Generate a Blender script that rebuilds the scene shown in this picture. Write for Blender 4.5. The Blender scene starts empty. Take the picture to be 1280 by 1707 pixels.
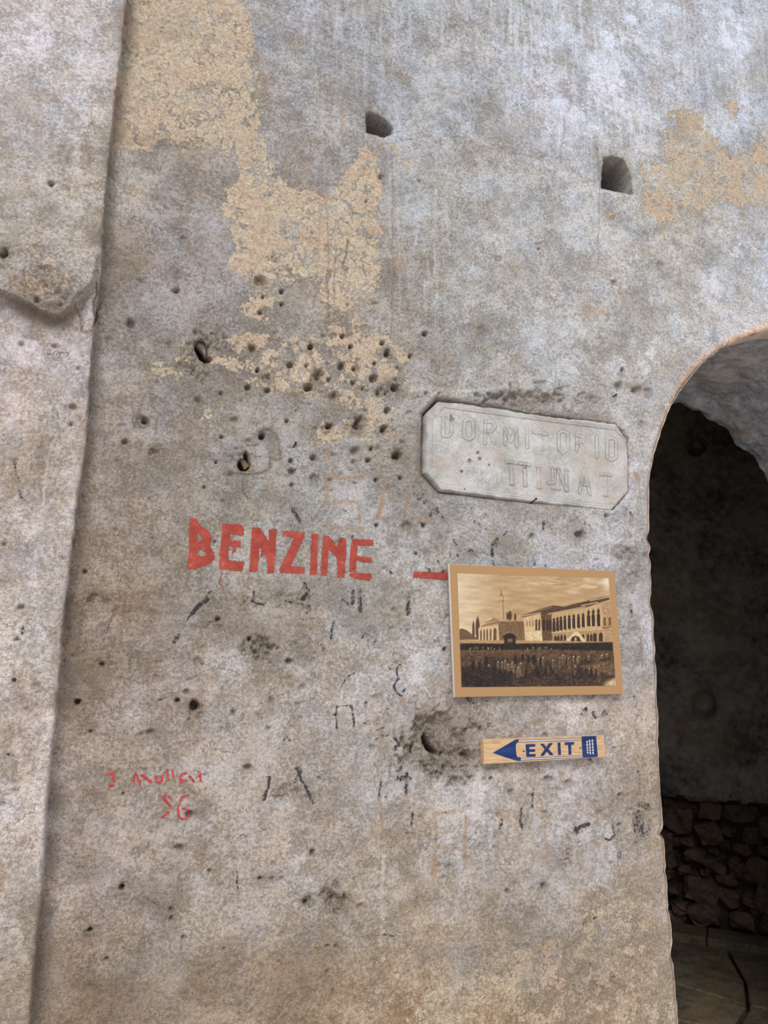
import bpy, math, random
import numpy as np

SC = bpy.context.scene
rng = np.random.RandomState(7)
random.seed(7)

# ------------------------------------------------------------------ camera
# the photograph is 1280 x 1707; the wall is the plane y = 0, x runs along it, z is up
F = 1233.0
DIST, EYE = 1.5, 1.6


def nrm(v):
    v = np.array(v, float)
    return v / np.linalg.norm(v)


_up = nrm((104, 6376, -F))
_x = nrm((3860, -301, -F))
_x = nrm(_x - _up * _x.dot(_up))
_y = np.cross(_up, _x)
ROT = np.array([_x, _y, _up])          # world = ROT @ camera
CAM = np.array([0.0, -DIST, EYE])

cam = bpy.data.cameras.new('camera')
cam_o = bpy.data.objects.new('camera', cam)
SC.collection.objects.link(cam_o)
cam.sensor_fit = 'VERTICAL'
cam.sensor_height = 36.0
cam.lens = 36.0 * F / 1707.0
cam.clip_start = 0.02
from mathutils import Matrix, Vector
M4 = Matrix([list(ROT[0]) + [CAM[0]], list(ROT[1]) + [CAM[1]], list(ROT[2]) + [CAM[2]], [0, 0, 0, 1]])
cam_o.matrix_world = M4
SC.camera = cam_o

# ------------------------------------------------------------------ light
SC.view_settings.view_transform = 'Standard'
SC.view_settings.look = 'None'
SC.view_settings.gamma = 1.0
SC.view_settings.use_curve_mapping = False
SC.view_settings.exposure = 0.0

world = bpy.data.worlds.new('world')
SC.world = world
world.use_nodes = True
bg = world.node_tree.nodes['Background']
bg.inputs[0].default_value = (0.90, 0.95, 1.03, 1)
bg.inputs[1].default_value = 1.0

sun = bpy.data.lights.new('sun', 'SUN')
sun.energy = 1.72
sun.angle = math.radians(24)
sun.color = (1.0, 0.97, 0.93)
sun_o = bpy.data.objects.new('sun', sun)
SC.collection.objects.link(sun_o)
sun_o.rotation_euler = Vector((0.48, 1.0, -1.0)).to_track_quat('-Z', 'Y').to_euler()


# ------------------------------------------------------------------ helpers
def ray(px, py):
    px = np.asarray(px, float); py = np.asarray(py, float)
    v = np.stack([px - 640, -(py - 853.5), np.full_like(px, -F)], -1)
    return v @ ROT.T


def to_wall(px, py, y=0.0):
    """point of the plane Y=y that the photograph shows at this pixel -> (x, z)"""
    r = ray(px, py)
    t = (DIST + y) / r[..., 1]
    return r[..., 0] * t, EYE + r[..., 2] * t


def to_floor(px, py, z=0.0):
    r = ray(px, py)
    t = (z - EYE) / r[..., 2]
    return r[..., 0] * t, -DIST + r[..., 1] * t


def project(x, y, z):
    v = np.stack([x - CAM[0], y - CAM[1], z - CAM[2]], -1) @ ROT
    return 640 + F * v[..., 0] / -v[..., 2], 853.5 - F * v[..., 1] / -v[..., 2]


def lin(c):
    c = np.asarray(c, float) / 255.0
    return np.where(c <= 0.04045, c / 12.92, ((c + 0.055) / 1.055) ** 2.4)


def smooth(a, b, v):
    t = np.clip((v - a) / (b - a), 0, 1)
    return t * t * (3 - 2 * t)


def _hash(ix, iy, seed):
    h = (ix.astype(np.int64) * 374761393 + iy.astype(np.int64) * 668265263 + seed * 974634777) & 0xffffffff
    h = ((h ^ (h >> 13)) * 1274126177) & 0xffffffff
    return ((h ^ (h >> 16)) & 0xffff).astype(np.float32) / 65535.0


def vnoise(x, y, seed=0):
    x0 = np.floor(x); y0 = np.floor(y)
    fx = (x - x0).astype(np.float32); fy = (y - y0).astype(np.float32)
    fx = fx * fx * fx * (fx * (fx * 6 - 15) + 10); fy = fy * fy * fy * (fy * (fy * 6 - 15) + 10)
    x0 = x0.astype(np.int64); y0 = y0.astype(np.int64)
    a = _hash(x0, y0, seed); b = _hash(x0 + 1, y0, seed)
    c = _hash(x0, y0 + 1, seed); d = _hash(x0 + 1, y0 + 1, seed)
    return (a + (b - a) * fx) * (1 - fy) + (c + (d - c) * fx) * fy - 0.5


def fbm(x, y, s, octv=4, seed=0, gain=0.5, sy=None):
    """signed noise, about -0.5..0.5; s = cells per metre"""
    sy = s if sy is None else sy
    out = 0; amp = 1.0; tot = 0
    for k in range(octv):
        ca, sa = math.cos(0.6 * k), math.sin(0.6 * k)
        if sy == s:
            u = (x * ca - y * sa) * s; v = (x * sa + y * ca) * s
        else:
            u = x * s; v = y * sy
        out = out + amp * vnoise(u * 2 ** k + 13.7 * k, v * 2 ** k + 7.1 * k, seed + k * 17)
        tot += amp; amp *= gain
    return out / tot * 1.6


def seg_dist(px, py, ax, ay, bx, by):
    dx, dy = bx - ax, by - ay
    l2 = dx * dx + dy * dy + 1e-9
    t = np.clip(((px - ax) * dx + (py - ay) * dy) / l2, 0, 1)
    return np.hypot(px - ax - t * dx, py - ay - t * dy)


def sdf_poly(px, py, poly):
    """signed distance, positive inside"""
    d = np.full(px.shape, 1e9)
    ins = np.zeros(px.shape, bool)
    n = len(poly)
    for i in range(n):
        ax, ay = poly[i]; bx, by = poly[(i + 1) % n]
        d = np.minimum(d, seg_dist(px, py, ax, ay, bx, by))
        if ay != by:
            c = ((ay > py) != (by > py)) & (px < (bx - ax) * (py - ay) / (by - ay) + ax)
            ins ^= c
    return np.where(ins, d, -d)


def sdf_line(px, py, pts, w):
    d = np.full(px.shape, 1e9)
    if len(pts) == 1:
        pts = [pts[0], pts[0]]
    for (ax, ay), (bx, by) in zip(pts[:-1], pts[1:]):
        d = np.minimum(d, seg_dist(px, py, ax, ay, bx, by))
    return w / 2.0 - d


def tagit(o, label=None, cat=None, group=None, kind=None):
    if label: o['label'] = label
    if cat: o['category'] = cat
    if group: o['group'] = group
    if kind: o['kind'] = kind
    return o


def mesh_np(name, verts, faces, mat, parent=None, cols=None, smoothing=True):
    """verts (n,3), faces (m,4) or list; cols = dict of float colour attributes (n,4)"""
    me = bpy.data.meshes.new(name)
    if isinstance(faces, np.ndarray):
        nv, nf, k = len(verts), len(faces), faces.shape[1]
        me.vertices.add(nv)
        me.vertices.foreach_set('co', np.ascontiguousarray(verts, np.float32).ravel())
        me.loops.add(nf * k)
        me.loops.foreach_set('vertex_index', np.ascontiguousarray(faces, np.int32).ravel())
        me.polygons.add(nf)
        me.polygons.foreach_set('loop_start', np.arange(0, nf * k, k, dtype=np.int32))
        me.polygons.foreach_set('use_smooth', np.full(nf, smoothing))
        me.update(calc_edges=True)
    else:
        me.from_pydata([tuple(v) for v in verts], [], faces)
        me.polygons.foreach_set('use_smooth', [smoothing] * len(me.polygons))
    for nme, c in (cols or {}).items():
        a = me.attributes.new(nme, 'FLOAT_COLOR', 'POINT')
        a.data.foreach_set('color', np.ascontiguousarray(c, np.float32).ravel())
    me.materials.append(mat)
    o = bpy.data.objects.new(name, me)
    SC.collection.objects.link(o)
    if parent: o.parent = parent
    return o


def empty(name, loc):
    o = bpy.data.objects.new(name, None)
    o.empty_display_size = 0.05
    o.location = loc
    SC.collection.objects.link(o)
    return o


def child(o, parent):
    """parent o (built in world coordinates) under an empty that is only translated"""
    o.parent = parent
    o.data.transform(Matrix.Translation(-parent.location))
    return o


def grid_faces(nr, nc, keep=None):
    i = np.arange((nr - 1) * (nc - 1))
    r, c = i // (nc - 1), i % (nc - 1)
    v = r * nc + c
    f = np.stack([v, v + 1, v + nc + 1, v + nc], -1)
    return f if keep is None else f[keep.ravel()]


def compact(verts, faces, cols):
    used = np.zeros(len(verts), bool); used[faces.ravel()] = True
    m = np.cumsum(used) - 1
    return verts[used], m[faces], {k: c[used] for k, c in cols.items()}


# ------------------------------------------------------------------ materials
class NT:
    def __init__(s, name):
        s.m = bpy.data.materials.new(name); s.m.use_nodes = True
        s.t = s.m.node_tree; s.n = s.t.nodes; s.l = s.t.links
        s.b = s.n['Principled BSDF']
        s.b.inputs['Roughness'].default_value = 0.9
        s.b.inputs['Specular IOR Level'].default_value = 0.25
        s.geo = s.n.new('ShaderNodeNewGeometry')
        s.pos = s.geo.outputs['Position']

    def put(s, sock, v):
        if isinstance(v, bpy.types.NodeSocket): s.l.new(v, sock)
        elif isinstance(v, (tuple, list)) and len(v) == 3 and sock.type == 'RGBA': sock.default_value = (*v, 1)
        else: sock.default_value = v

    def noise(s, scale, detail=4, rough=0.55, stretch=None, out='Fac', off=0):
        nd = s.n.new('ShaderNodeTexNoise')
        nd.inputs['Scale'].default_value = scale; nd.inputs['Detail'].default_value = detail
        nd.inputs['Roughness'].default_value = rough
        mp = s.n.new('ShaderNodeMapping'); s.l.new(s.pos, mp.inputs['Vector'])
        mp.inputs['Scale'].default_value = stretch or (1, 1, 1)
        mp.inputs['Location'].default_value = (off, off * 1.7, off * .6)
        s.l.new(mp.outputs[0], nd.inputs['Vector'])
        return nd.outputs[out]

    def voro(s, scale, feature='DISTANCE_TO_EDGE', warp=0.0):
        v = s.n.new('ShaderNodeTexVoronoi'); v.feature = feature
        v.inputs['Scale'].default_value = scale
        vec = s.pos
        if warp:
            nz = s.noise(scale * 1.2, 3, out='Color')
            vec = s.vmath('ADD', s.pos, s.vmath('SCALE', s.vmath('SUBTRACT', nz, (.5, .5, .5)), sc=warp))
        s.l.new(vec, v.inputs['Vector'])
        return v.outputs['Distance']

    def vmath(s, op, a, b=None, sc=None):
        m = s.n.new('ShaderNodeVectorMath'); m.operation = op
        s.put(m.inputs[0], a)
        if b is not None: s.put(m.inputs[1], b)
        if sc is not None: m.inputs['Scale'].default_value = sc
        return m.outputs[0]

    def math(s, op, a, b=0.0, c=0.0):
        m = s.n.new('ShaderNodeMath'); m.operation = op
        s.put(m.inputs[0], a); s.put(m.inputs[1], b); s.put(m.inputs[2], c)
        return m.outputs[0]

    def step(s, v, a, b, lo=0.0, hi=1.0):
        m = s.n.new('ShaderNodeMapRange'); m.interpolation_type = 'SMOOTHSTEP'
        s.put(m.inputs['Value'], v)
        m.inputs['From Min'].default_value = a; m.inputs['From Max'].default_value = b
        m.inputs['To Min'].default_value = lo; m.inputs['To Max'].default_value = hi
        return m.outputs[0]

    def mix(s, f, a, b, mode='MIX'):
        m = s.n.new('ShaderNodeMix'); m.data_type = 'RGBA'; m.blend_type = mode
        m.clamp_factor = True
        s.put(m.inputs[0], f); s.put(m.inputs[6], a); s.put(m.inputs[7], b)
        return m.outputs[2]

    def gray(s, v):
        c = s.n.new('ShaderNodeCombineColor')
        for i in range(3): s.put(c.inputs[i], v)
        return c.outputs[0]

    def attr(s, name):
        a = s.n.new('ShaderNodeAttribute'); a.attribute_name = name
        sp = s.n.new('ShaderNodeSeparateColor'); s.l.new(a.outputs['Color'], sp.inputs[0])
        return a.outputs['Color'], sp.outputs[0], sp.outputs[1], sp.outputs[2], a.outputs['Alpha']

    def bump(s, h, dist=0.001, strength=1.0):
        b = s.n.new('ShaderNodeBump'); s.l.new(h, b.inputs['Height'])
        b.inputs['Distance'].default_value = dist; b.inputs['Strength'].default_value = strength
        s.l.new(b.outputs[0], s.b.inputs['Normal'])

    def color(s, c): s.put(s.b.inputs['Base Color'], c)


def simple_mat(name, rgb, rough=0.8, var=0.15, scale=60, bump=0.0004, spec=0.25, stretch=None, metal=0.0):
    t = NT(name)
    a = lin(rgb)
    nz = t.noise(scale, 5, 0.6, stretch)
    t.color(t.mix(nz, tuple(a * (1 - var)), tuple(np.clip(a * (1 + var), 0, 1))))
    t.b.inputs['Roughness'].default_value = rough
    t.b.inputs['Specular IOR Level'].default_value = spec
    t.b.inputs['Metallic'].default_value = metal
    if bump: t.bump(nz, bump)
    return t.m


def plaster_material():
    t = NT('weathered_lime_plaster')
    base, _, _, _, white = t.attr('tint')           # rgb = plaster colour with the light's brighter top painted in, alpha = fresh limewash
    _, flake, coal, rust, dirt_shade = t.attr('marks')
    _, crack, rough, streak, hole_shade_dust = t.attr('wear')  # last channel: painted shade and dark dust in the holes
    nA = t.noise(9, 6, 0.62)
    nB = t.noise(34, 6, 0.65, off=3)
    nC = t.noise(150, 4, 0.7, off=7)
    nD = t.noise(520, 2, 0.6, off=11)
    nS = t.noise(70, 5, 0.62, stretch=(1, 1, 0.09), off=5)
    # mottling of the limewash
    mot = t.math('ADD', t.math('MULTIPLY', nA, .35), t.math('ADD', t.math('MULTIPLY', nB, .4), t.math('MULTIPLY', nC, .25)))
    mot = t.step(mot, .41, .59)
    col = t.mix(1.0, base, t.mix(mot, (.80, .775, .745), (1.20, 1.205, 1.225)), 'MULTIPLY')
    hue = t.step(t.math('ADD', t.math('MULTIPLY', t.noise(15, 6, .7, off=51), .7), t.math('MULTIPLY', t.noise(110, 3, .6, off=53), .3)), .42, .58)
    col = t.mix(1.0, col, t.mix(hue, (1.05, .985, .92), (.985, .998, 1.03)), 'MULTIPLY')
    big = t.step(t.math('ADD', t.math('MULTIPLY', t.noise(6, 8, .68, off=71), .75), t.math('MULTIPLY', nC, .25)), .43, .57)
    col = t.mix(1.0, col, t.mix(big, (.86, .835, .795), (1.12, 1.13, 1.145)), 'MULTIPLY')
    # lime runs: vertical streaks where the wash ran
    sfac = t.math('MULTIPLY', streak, t.step(nS, .50, .66))
    col = t.mix(t.math('MULTIPLY', sfac, .6), col, (.70, .72, .79))
    sdrk = t.math('MULTIPLY', streak, t.step(nS, .46, .34))
    col = t.mix(t.math('MULTIPLY', sdrk, .42), col, (.29, .285, .27))
    # white limewash remains
    wf = t.step(t.math('ADD', white, t.math('MULTIPLY', t.math('SUBTRACT', nB, .5), 1.1)), .38, .62)
    col = t.mix(wf, col, t.mix(1.0, t.mix(.45, col, base), (1.27, 1.255, 1.29), 'MULTIPLY'))
    # ochre-cream paint layer, flaking
    vor = t.voro(30, warp=.045)
    vor2 = t.voro(75, warp=.02)
    fl = t.math('ADD', t.math('MULTIPLY', flake, .93), t.math('MULTIPLY', t.math('SUBTRACT', nB, .5), 2.3))
    fl = t.math('ADD', fl, t.math('MULTIPLY', t.math('SUBTRACT', t.noise(16, 5, .6, off=61), .5), 1.3))
    fl = t.math('ADD', fl, t.math('MULTIPLY', t.math('SUBTRACT', nC, .5), .5))
    fl = t.math('SUBTRACT', fl, t.math('MULTIPLY', t.step(vor, .14, 0, 0, .60), t.step(nA, .38, .54)))
    fl = t.math('SUBTRACT', fl, t.step(vor2, .10, 0, 0, .14))
    flm = t.step(fl, .49, .54)
    ochre = t.mix(t.step(nA, .38, .62), (.60, .47, .36), (.61, .52, .395))
    ochre = t.mix(t.step(nC, .35, .7), t.mix(1.0, ochre, (.80, .76, .72), 'MULTIPLY'), ochre)
    col = t.mix(flm, col, ochre)
    rim = t.math('MULTIPLY', t.step(fl, .43, .49), t.step(fl, .56, .50))
    col = t.mix(t.math('MULTIPLY', rim, .28), col, (.22, .19, .16))
    # rust / ochre ghosts
    rf = t.math('MULTIPLY', rust, t.step(t.math('ADD', t.math('MULTIPLY', nB, .5), t.math('MULTIPLY', nC, .5)), .33, .60))
    col = t.mix(rf, col, (.39, .235, .13))
    # brown ingrained dirt, and shade painted in the same brown
    df = t.math('MULTIPLY', dirt_shade, t.step(t.math('ADD', t.math('MULTIPLY', nB, .45), t.math('MULTIPLY', nC, .55)), .30, .62, .25, 1))
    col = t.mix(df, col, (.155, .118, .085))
    # lichen-like speckle everywhere
    sp = t.step(t.noise(95, 5, 0.75, off=19), .63, .71)
    col = t.mix(t.math('MULTIPLY', sp, .38), col, (.24, .20, .16))
    sp2 = t.step(t.noise(60, 6, 0.8, off=29), .655, .70)
    col = t.mix(t.math('MULTIPLY', sp2, .5), col, (.36, .25, .15))
    # exposed aggregate
    ag = t.step(nC, .40, .60)
    col = t.mix(t.math('MULTIPLY', rough, .75), col, t.mix(ag, (.23, .175, .13), (.53, .46, .37)))
    # hairline cracks: noise ridges
    rg = t.math('ABSOLUTE', t.math('SUBTRACT', t.noise(7, 5, 0.6, off=41), .5))
    ck = t.math('MULTIPLY', t.step(rg, .0045, .0012), t.step(nA, .54, .62))
    col = t.mix(t.math('MULTIPLY', ck, .55), col, (.16, .135, .11))
    col = t.mix(crack, col, (.13, .10, .08))
    # charcoal
    cf = t.step(t.math('ADD', t.math('MULTIPLY', coal, .84), t.math('ADD', t.math('MULTIPLY', t.math('SUBTRACT', nC, .5), 2.4), t.math('ADD', t.math('MULTIPLY', t.math('SUBTRACT', nD, .5), 1.1), t.math('MULTIPLY', t.math('SUBTRACT', nB, .5), 1.2)))), .44, .66)
    col = t.mix(t.math('MULTIPLY', cf, .94), col, (.035, .035, .04))
    col = t.mix(hole_shade_dust, col, (.035, .028, .024))  # deepens the holes: their shade painted in, with some dark dust
    # fine grain
    gr = t.math('MULTIPLY', t.step(nD, .30, .70, .74, 1.24), t.step(nC, .34, .66, .88, 1.12))
    col = t.mix(1.0, col, t.gray(gr), 'MULTIPLY')
    t.color(col)
    t.b.inputs['Roughness'].default_value = .95
    t.b.inputs['Specular IOR Level'].default_value = .12
    h = t.math('ADD', t.math('MULTIPLY', nB, 2.2), t.math('MULTIPLY', nC, 1.0))
    h = t.math('ADD', h, t.math('MULTIPLY', nD, .32))
    h = t.math('ADD', h, t.math('MULTIPLY', flm, .35))
    h = t.math('ADD', h, t.math('MULTIPLY', t.math('MULTIPLY', rough, nC), 2.5))
    h = t.math('SUBTRACT', h, t.math('MULTIPLY', ck, .5))
    h = t.math('SUBTRACT', h, t.math('MULTIPLY', crack, 1.2))
    t.bump(h, .0030)
    return t.m


PLASTER = plaster_material()


def rock_material(name, dark, light, bumpd=.004, scale=14, glossy=.9):
    t = NT(name)
    a = t.noise(scale, 8, .68); b = t.noise(scale * 6, 5, .7, off=3); c = t.noise(scale * .35, 3, .5, off=9)
    f = t.math('ADD', t.math('MULTIPLY', a, .55), t.math('MULTIPLY', b, .45))
    col = t.mix(t.step(f, .34, .64), dark, light)
    col = t.mix(t.step(c, .45, .62, 0, .35), col, tuple(x * k for x, k in zip(light, (1.15, .92, .75))))
    t.color(col)
    t.b.inputs['Roughness'].default_value = glossy
    t.b.inputs['Specular IOR Level'].default_value = .2
    t.bump(f, bumpd)
    return t.m


ARCH_MAT = rock_material('bluish_rubble_vault', (.26, .275, .31), (.72, .75, .82), .008, 20)
ROOM_MAT = rock_material('dark_passage_plaster', (.075, .066, .058), (.46, .43, .39), .005, 4)  # dark mottled plaster for the passage walls and ceiling
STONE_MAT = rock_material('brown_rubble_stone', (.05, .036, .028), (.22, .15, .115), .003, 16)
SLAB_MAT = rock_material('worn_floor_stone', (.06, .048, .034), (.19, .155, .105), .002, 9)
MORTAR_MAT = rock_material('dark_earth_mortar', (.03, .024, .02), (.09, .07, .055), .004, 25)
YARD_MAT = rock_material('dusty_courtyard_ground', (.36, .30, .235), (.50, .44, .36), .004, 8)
BAND_MAT = rock_material('peach_plaster_reveal', (.62, .50, .41), (.86, .76, .67), .002, 24)

# ------------------------------------------------------------------ the surveyed marks of the plaster
# (positions read in photograph pixels, turned into wall metres through to_wall / project)
COLS_X = np.arange(0, 1281, 160)
ROWS_Y = [0, 150, 300, 450, 600, 750, 900, 1050, 1200, 1350, 1500, 1620, 1707]
TINT = np.array([  # plaster colour together with the light's brightening towards the top
 # 0                160             320             480             640             800             960             1120            1280
 [(196,190,190),(184,178,174),(176,164,150),(166,165,168),(168,167,168),(172,172,172),(186,188,194),(192,195,204),(190,194,204)],
 [(190,184,184),(178,173,166),(166,154,140),(168,166,166),(166,166,168),(174,174,176),(190,191,198),(194,197,207),(182,185,190)],
 [(176,168,160),(178,168,158),(152,146,142),(160,155,152),(164,162,160),(170,169,166),(178,177,178),(176,174,168),(180,178,176)],
 [(166,158,148),(154,144,136),(152,146,144),(162,154,144),(160,155,148),(172,171,170),(180,179,178),(184,183,182),(188,190,196)],
 [(182,173,172),(158,150,143),(148,142,138),(152,146,140),(158,152,146),(170,169,167),(180,179,178),(184,184,184),(186,184,184)],
 [(174,162,152),(150,140,131),(152,146,141),(152,148,142),(158,153,148),(166,164,161),(174,172,169),(184,181,180),(180,178,178)],
 [(186,178,174),(150,138,126),(155,149,143),(158,153,147),(164,161,158),(166,164,162),(172,170,169),(176,174,175),(176,174,175)],
 [(182,174,168),(146,131,118),(150,140,130),(154,146,138),(172,168,164),(172,169,167),(172,170,170),(178,176,178),(176,170,168)],
 [(184,173,166),(152,139,128),(164,155,149),(168,161,155),(172,166,163),(162,154,148),(182,175,172),(184,174,166),(176,170,166)],
 [(180,171,166),(158,147,138),(162,154,147),(168,160,154),(166,160,155),(174,168,163),(172,165,161),(166,155,144),(160,152,144)],
 [(176,167,160),(152,143,137),(160,152,146),(160,151,142),(164,156,147),(166,158,151),(164,158,153),(168,157,144),(166,156,144)],
 [(166,156,145),(144,131,119),(152,143,132),(150,136,120),(158,145,128),(162,150,134),(162,150,134),(164,153,138),(160,150,136)],
 [(162,152,141),(138,125,110),(146,134,120),(150,136,120),(162,144,124),(168,150,128),(168,150,130),(166,150,132),(162,148,132)],
], float)
TINT_LIN = lin(TINT) * np.linspace(1.0, 1.11, len(ROWS_Y))[:, None, None] * (np.array([.985, 1.0, 1.02]) + np.linspace(0, 1, len(ROWS_Y))[:, None, None] * np.array([.02, .0, -.02]))

FLAKES = [  # (polygon, strength)
 ([(206,-30),(400,-30),(420,40),(432,110),(437,180),(447,250),(480,297),(520,312),(545,318),(562,300),(580,268),(600,238),
   (612,224),(640,262),(642,320),(634,350),(641,400),(642,450),(636,482),(604,502),(578,520),(540,520),(520,470),(470,470),
   (430,480),(395,460),(380,440),(378,400),(388,372),(362,345),(372,310),(396,292),(392,272),(342,247),(300,232),(250,243),
   (190,250),(186,190),(196,100)], 1.02),
 ([(600,225),(655,228),(690,262),(684,278),(640,272),(610,260)], .80),
 ([(405,455),(470,450),(482,500),(470,540),(430,545),(405,520)], .72),
 ([(360,560),(420,545),(470,555),(540,560),(600,548),(645,560),(685,580),(690,612),(682,660),(660,690),(625,735),(600,700),
   (540,672),(490,668),(440,655),(400,640),(365,622),(372,590)], .80),
 ([(545,520),(610,510),(620,560),(560,570),(530,550)], .55),
 ([(530,695),(575,690),(625,715),(655,700),(652,735),(600,735),(535,735),(524,715)], .85),
 ([(248,606),(262,600),(300,604),(306,625),(290,642),(270,630),(252,622)], .9),
 ([(296,545),(350,540),(370,560),(372,600),(340,625),(300,615),(285,585)], .50),
 ([(1112,200),(1122,180),(1150,178),(1180,200),(1196,238),(1226,258),(1252,240),(1290,215),(1330,200),(1330,345),
   (1200,348),(1128,368),(1108,388),(1078,372),(1040,368),(1062,340),(1062,285),(1100,255)], .88),
 ([(1195,165),(1225,160),(1255,180),(1250,200),(1215,205)], .62),
 ([(1005,335),(1040,350),(1075,375),(1105,388),(1080,392),(1040,375),(1008,365)], .6),
 ([(40,412),(100,415),(102,445),(75,455),(45,440)], .95),
 ([(0,392),(20,392),(22,412),(0,412)], .8),
 ([(85,448),(120,455),(128,500),(100,490)], .85),
 ([(10,470),(70,465),(100,500),(60,515),(20,500)], .65),
 ([(240,640),(262,650)], 0),
 ([(302,670),(330,668),(352,690),(350,712),(325,705),(305,690)], .6),
 ([(545,185),(580,175),(590,215),(565,225)], .35),
 ([(1000,1500),(1100,1480),(1112,1707),(700,1750),(640,1680),(760,1620),(900,1560)], .60),
 ([(640,1560),(760,1560),(800,1700),(600,1700)], .38),
]
_rc = np.random.RandomState(77)


def q0(pts):
    return [(380 + a / 12.8, 700 + b / 12.8) for a, b in pts]


CHAR = [  # charcoal strokes (points, width px, strength)
 ([(345,998),(328,1012),(320,1022)],9,.9),([(352,985),(338,1002)],5,.7),([(318,1022),(308,1040)],2.5,.6),([(297,1060),(292,1070)],8,.8),
 ([(424,985),(419,1003),(437,1008)],4,.8),([(489,850),(500,868)],7,.8),([(485,845),(496,850)],5,.6),([(404,797),(404,815),(411,830)],4,.7),
 ([(506,972),(514,984),(504,998)],8,.75),([(475,1000),(520,1010)],5,.5),([(590,985),(588,1006)],7,.75),([(602,982),(600,1018)],7,.8),([(570,1000),(566,1018)],5,.55),
 ([(558,1040),(554,1064)],6,.8),([(541,1040),(541,1055)],4,.6),([(572,1042),(585,1042)],4,.6),([(606,1058),(622,1045)],8,.5),([(627,1068),(624,1076)],6,.8),([(604,1055),(604,1064)],7,.6),
 ([(684,990),(680,1022)],7,.7),([(712,1040),(708,1052)],4,.6),([(730,1000),(733,1030)],4,.4),
 ([(668,1108),(661,1118),(665,1130),(656,1143),(660,1153),(670,1160)],4.5,.95),([(592,1121),(577,1132),(564,1152)],3,.75),([(558,1177),(562,1214)],3,.9),
 ([(558,1177),(586,1176)],3,.75),([(586,1178),(592,1212)],4,.85),([(583,1178),(592,1184)],6,.6),([(609,1168),(607,1180)],5,.7),([(634,1127),(643,1127)],3,.6),
 ([(473,1233),(478,1227),(484,1235)],4,.8),([(640,1213),(628,1218)],4,.7),([(655,1222),(664,1240),(656,1250)],6,.7),([(688,1235),(684,1255)],5,.75),([(626,1232),(648,1226)],6,.5),
 ([(447,1294),(446,1310),(437,1333)],6,.9),([(438,1333),(443,1322)],4,.9),([(492,1280),(502,1300),(512,1318),(522,1338)],6,.8),([(500,1285),(490,1300)],9,.6),([(530,1345),(535,1362)],4,.5),
 ([(633,1302),(631,1328)],5,.95),([(662,1294),(662,1300)],2.5,1),([(662,1297),(667,1297)],2,1),([(668,1293),(667,1300)],2.5,1),([(677,1290),(678,1322)],6,.85),([(670,1296),(684,1296)],6,.7),
 ([(687,1356),(686,1377)],4,.8),([(720,1352),(750,1354)],3,.4),([(660,1285),(668,1280)],8,.5),
 ([(844,886),(838,892)],5,.8),([(828,898),(822,908),(820,925)],7,.75),([(784,918),(792,925)],9,.7),([(775,930),(770,935)],5,.6),([(760,902),(762,908)],6,.7),
 ([(786,848),(790,872)],5,.6),([(795,870),(802,878)],6,.6),([(712,838),(728,852)],12,.62),([(704,830),(712,822)],6,.6),([(738,862),(744,870)],5,.5),
 ([(489,785),(498,780),(508,790)],4,.5),([(519,790),(523,815)],4,.5),([(625,798),(628,835)],5,.4),([(662,815),(668,830)],7,.4),([(690,812),(700,830)],12,.45),
 ([(892,935),(893,942)],6,.6),([(1048,853),(1052,862)],6,.6),([(1010,1190),(1014,1180)],4,.6),([(972,1192),(977,1184)],8,.7),([(988,1186),(990,1196)],6,.8),([(975,1163),(985,1163)],7,.5),
 ([(778,1163),(786,1172)],10,.7),([(800,1165),(810,1168)],5,.6),([(735,1172),(722,1182),(714,1188)],4,.6),([(785,1205),(775,1220),(768,1234)],7,.5),([(838,1200),(842,1190)],5,.5),
 ([(887,1322),(884,1345)],4,.75),([(868,1346),(865,1370),(872,1384)],5,.9),([(878,1362),(874,1374)],7,.6),([(956,1384),(966,1380),(980,1376)],9,1.0),
 ([(960,1388),(958,1380)],8,1),([(1020,1376),(1024,1392),(1014,1402),(1006,1396)],5,.8),([(1030,1382),(1028,1400)],4,.6),([(1062,1284),(1064,1315)],6,.55),
 ([(1064,1340),(1078,1345)],12,.6),([(1062,1360),(1068,1395)],20,.55),([(1082,1370),(1078,1410)],10,.45),([(1010,1412),(1008,1430)],8,.5),([(1030,1415),(1034,1432)],8,.4),([(835,1360),(832,1380)],6,.6),
 ([(18,742),(16,762)],4,.5),([(24,770),(28,790),(32,802)],5,.75),([(30,815),(36,828)],6,.65),([(38,1045),(38,1058)],7,.75),([(28,1066),(40,1072)],5,.6),([(10,1258),(24,1260)],5,.7),([(33,1300),(31,1322)],8,.25),
 ([(5,750),(10,770)],8,.3),([(450,640),(470,660)],6,.3),([(1135,720),(1136,722)],1,0),([(397,1455),(398,1505)],3,.75),([(600,1562),(622,1560),(655,1560)],4,.7),([(383,1430),(379,1428)],3,.8),
 ([(436,1183),(430,1192)],5,.4),([(555,1645),(548,1660)],6,.6),([(404,1140),(414,1146)],3,.5),([(412,1190),(404,1195)],6,.5),([(170,1530),(168,1533)],2,0),([(140,1015),(130,1090)],3,.28),([(192,1010),(172,1070)],3,.28),
 ([(490,1448),(484,1462)],3,.3),([(1168,1),(1168,1)],1,0),([(945,50),(940,62)],4,.3),([(985,60),(960,200),(955,240)],2.5,.35),([(900,190),(930,0)],3,.12),
]
for _ in range(120):          # scattered charcoal dabs over the middle of the wall
    _x, _y = _rc.uniform(420, 1075), _rc.uniform(930, 1420)
    if _rc.rand() < .3: _x, _y = _rc.uniform(560, 1070), _rc.uniform(840, 960)
    _a, _l = _rc.uniform(-1.2, 1.2) + 1.5, _rc.uniform(1, 12)
    CHAR.append(([(_x, _y), (_x + _l * math.cos(_a), _y + _l * math.sin(_a))], _rc.uniform(2.5, 7), _rc.uniform(.35, .75)))
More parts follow.
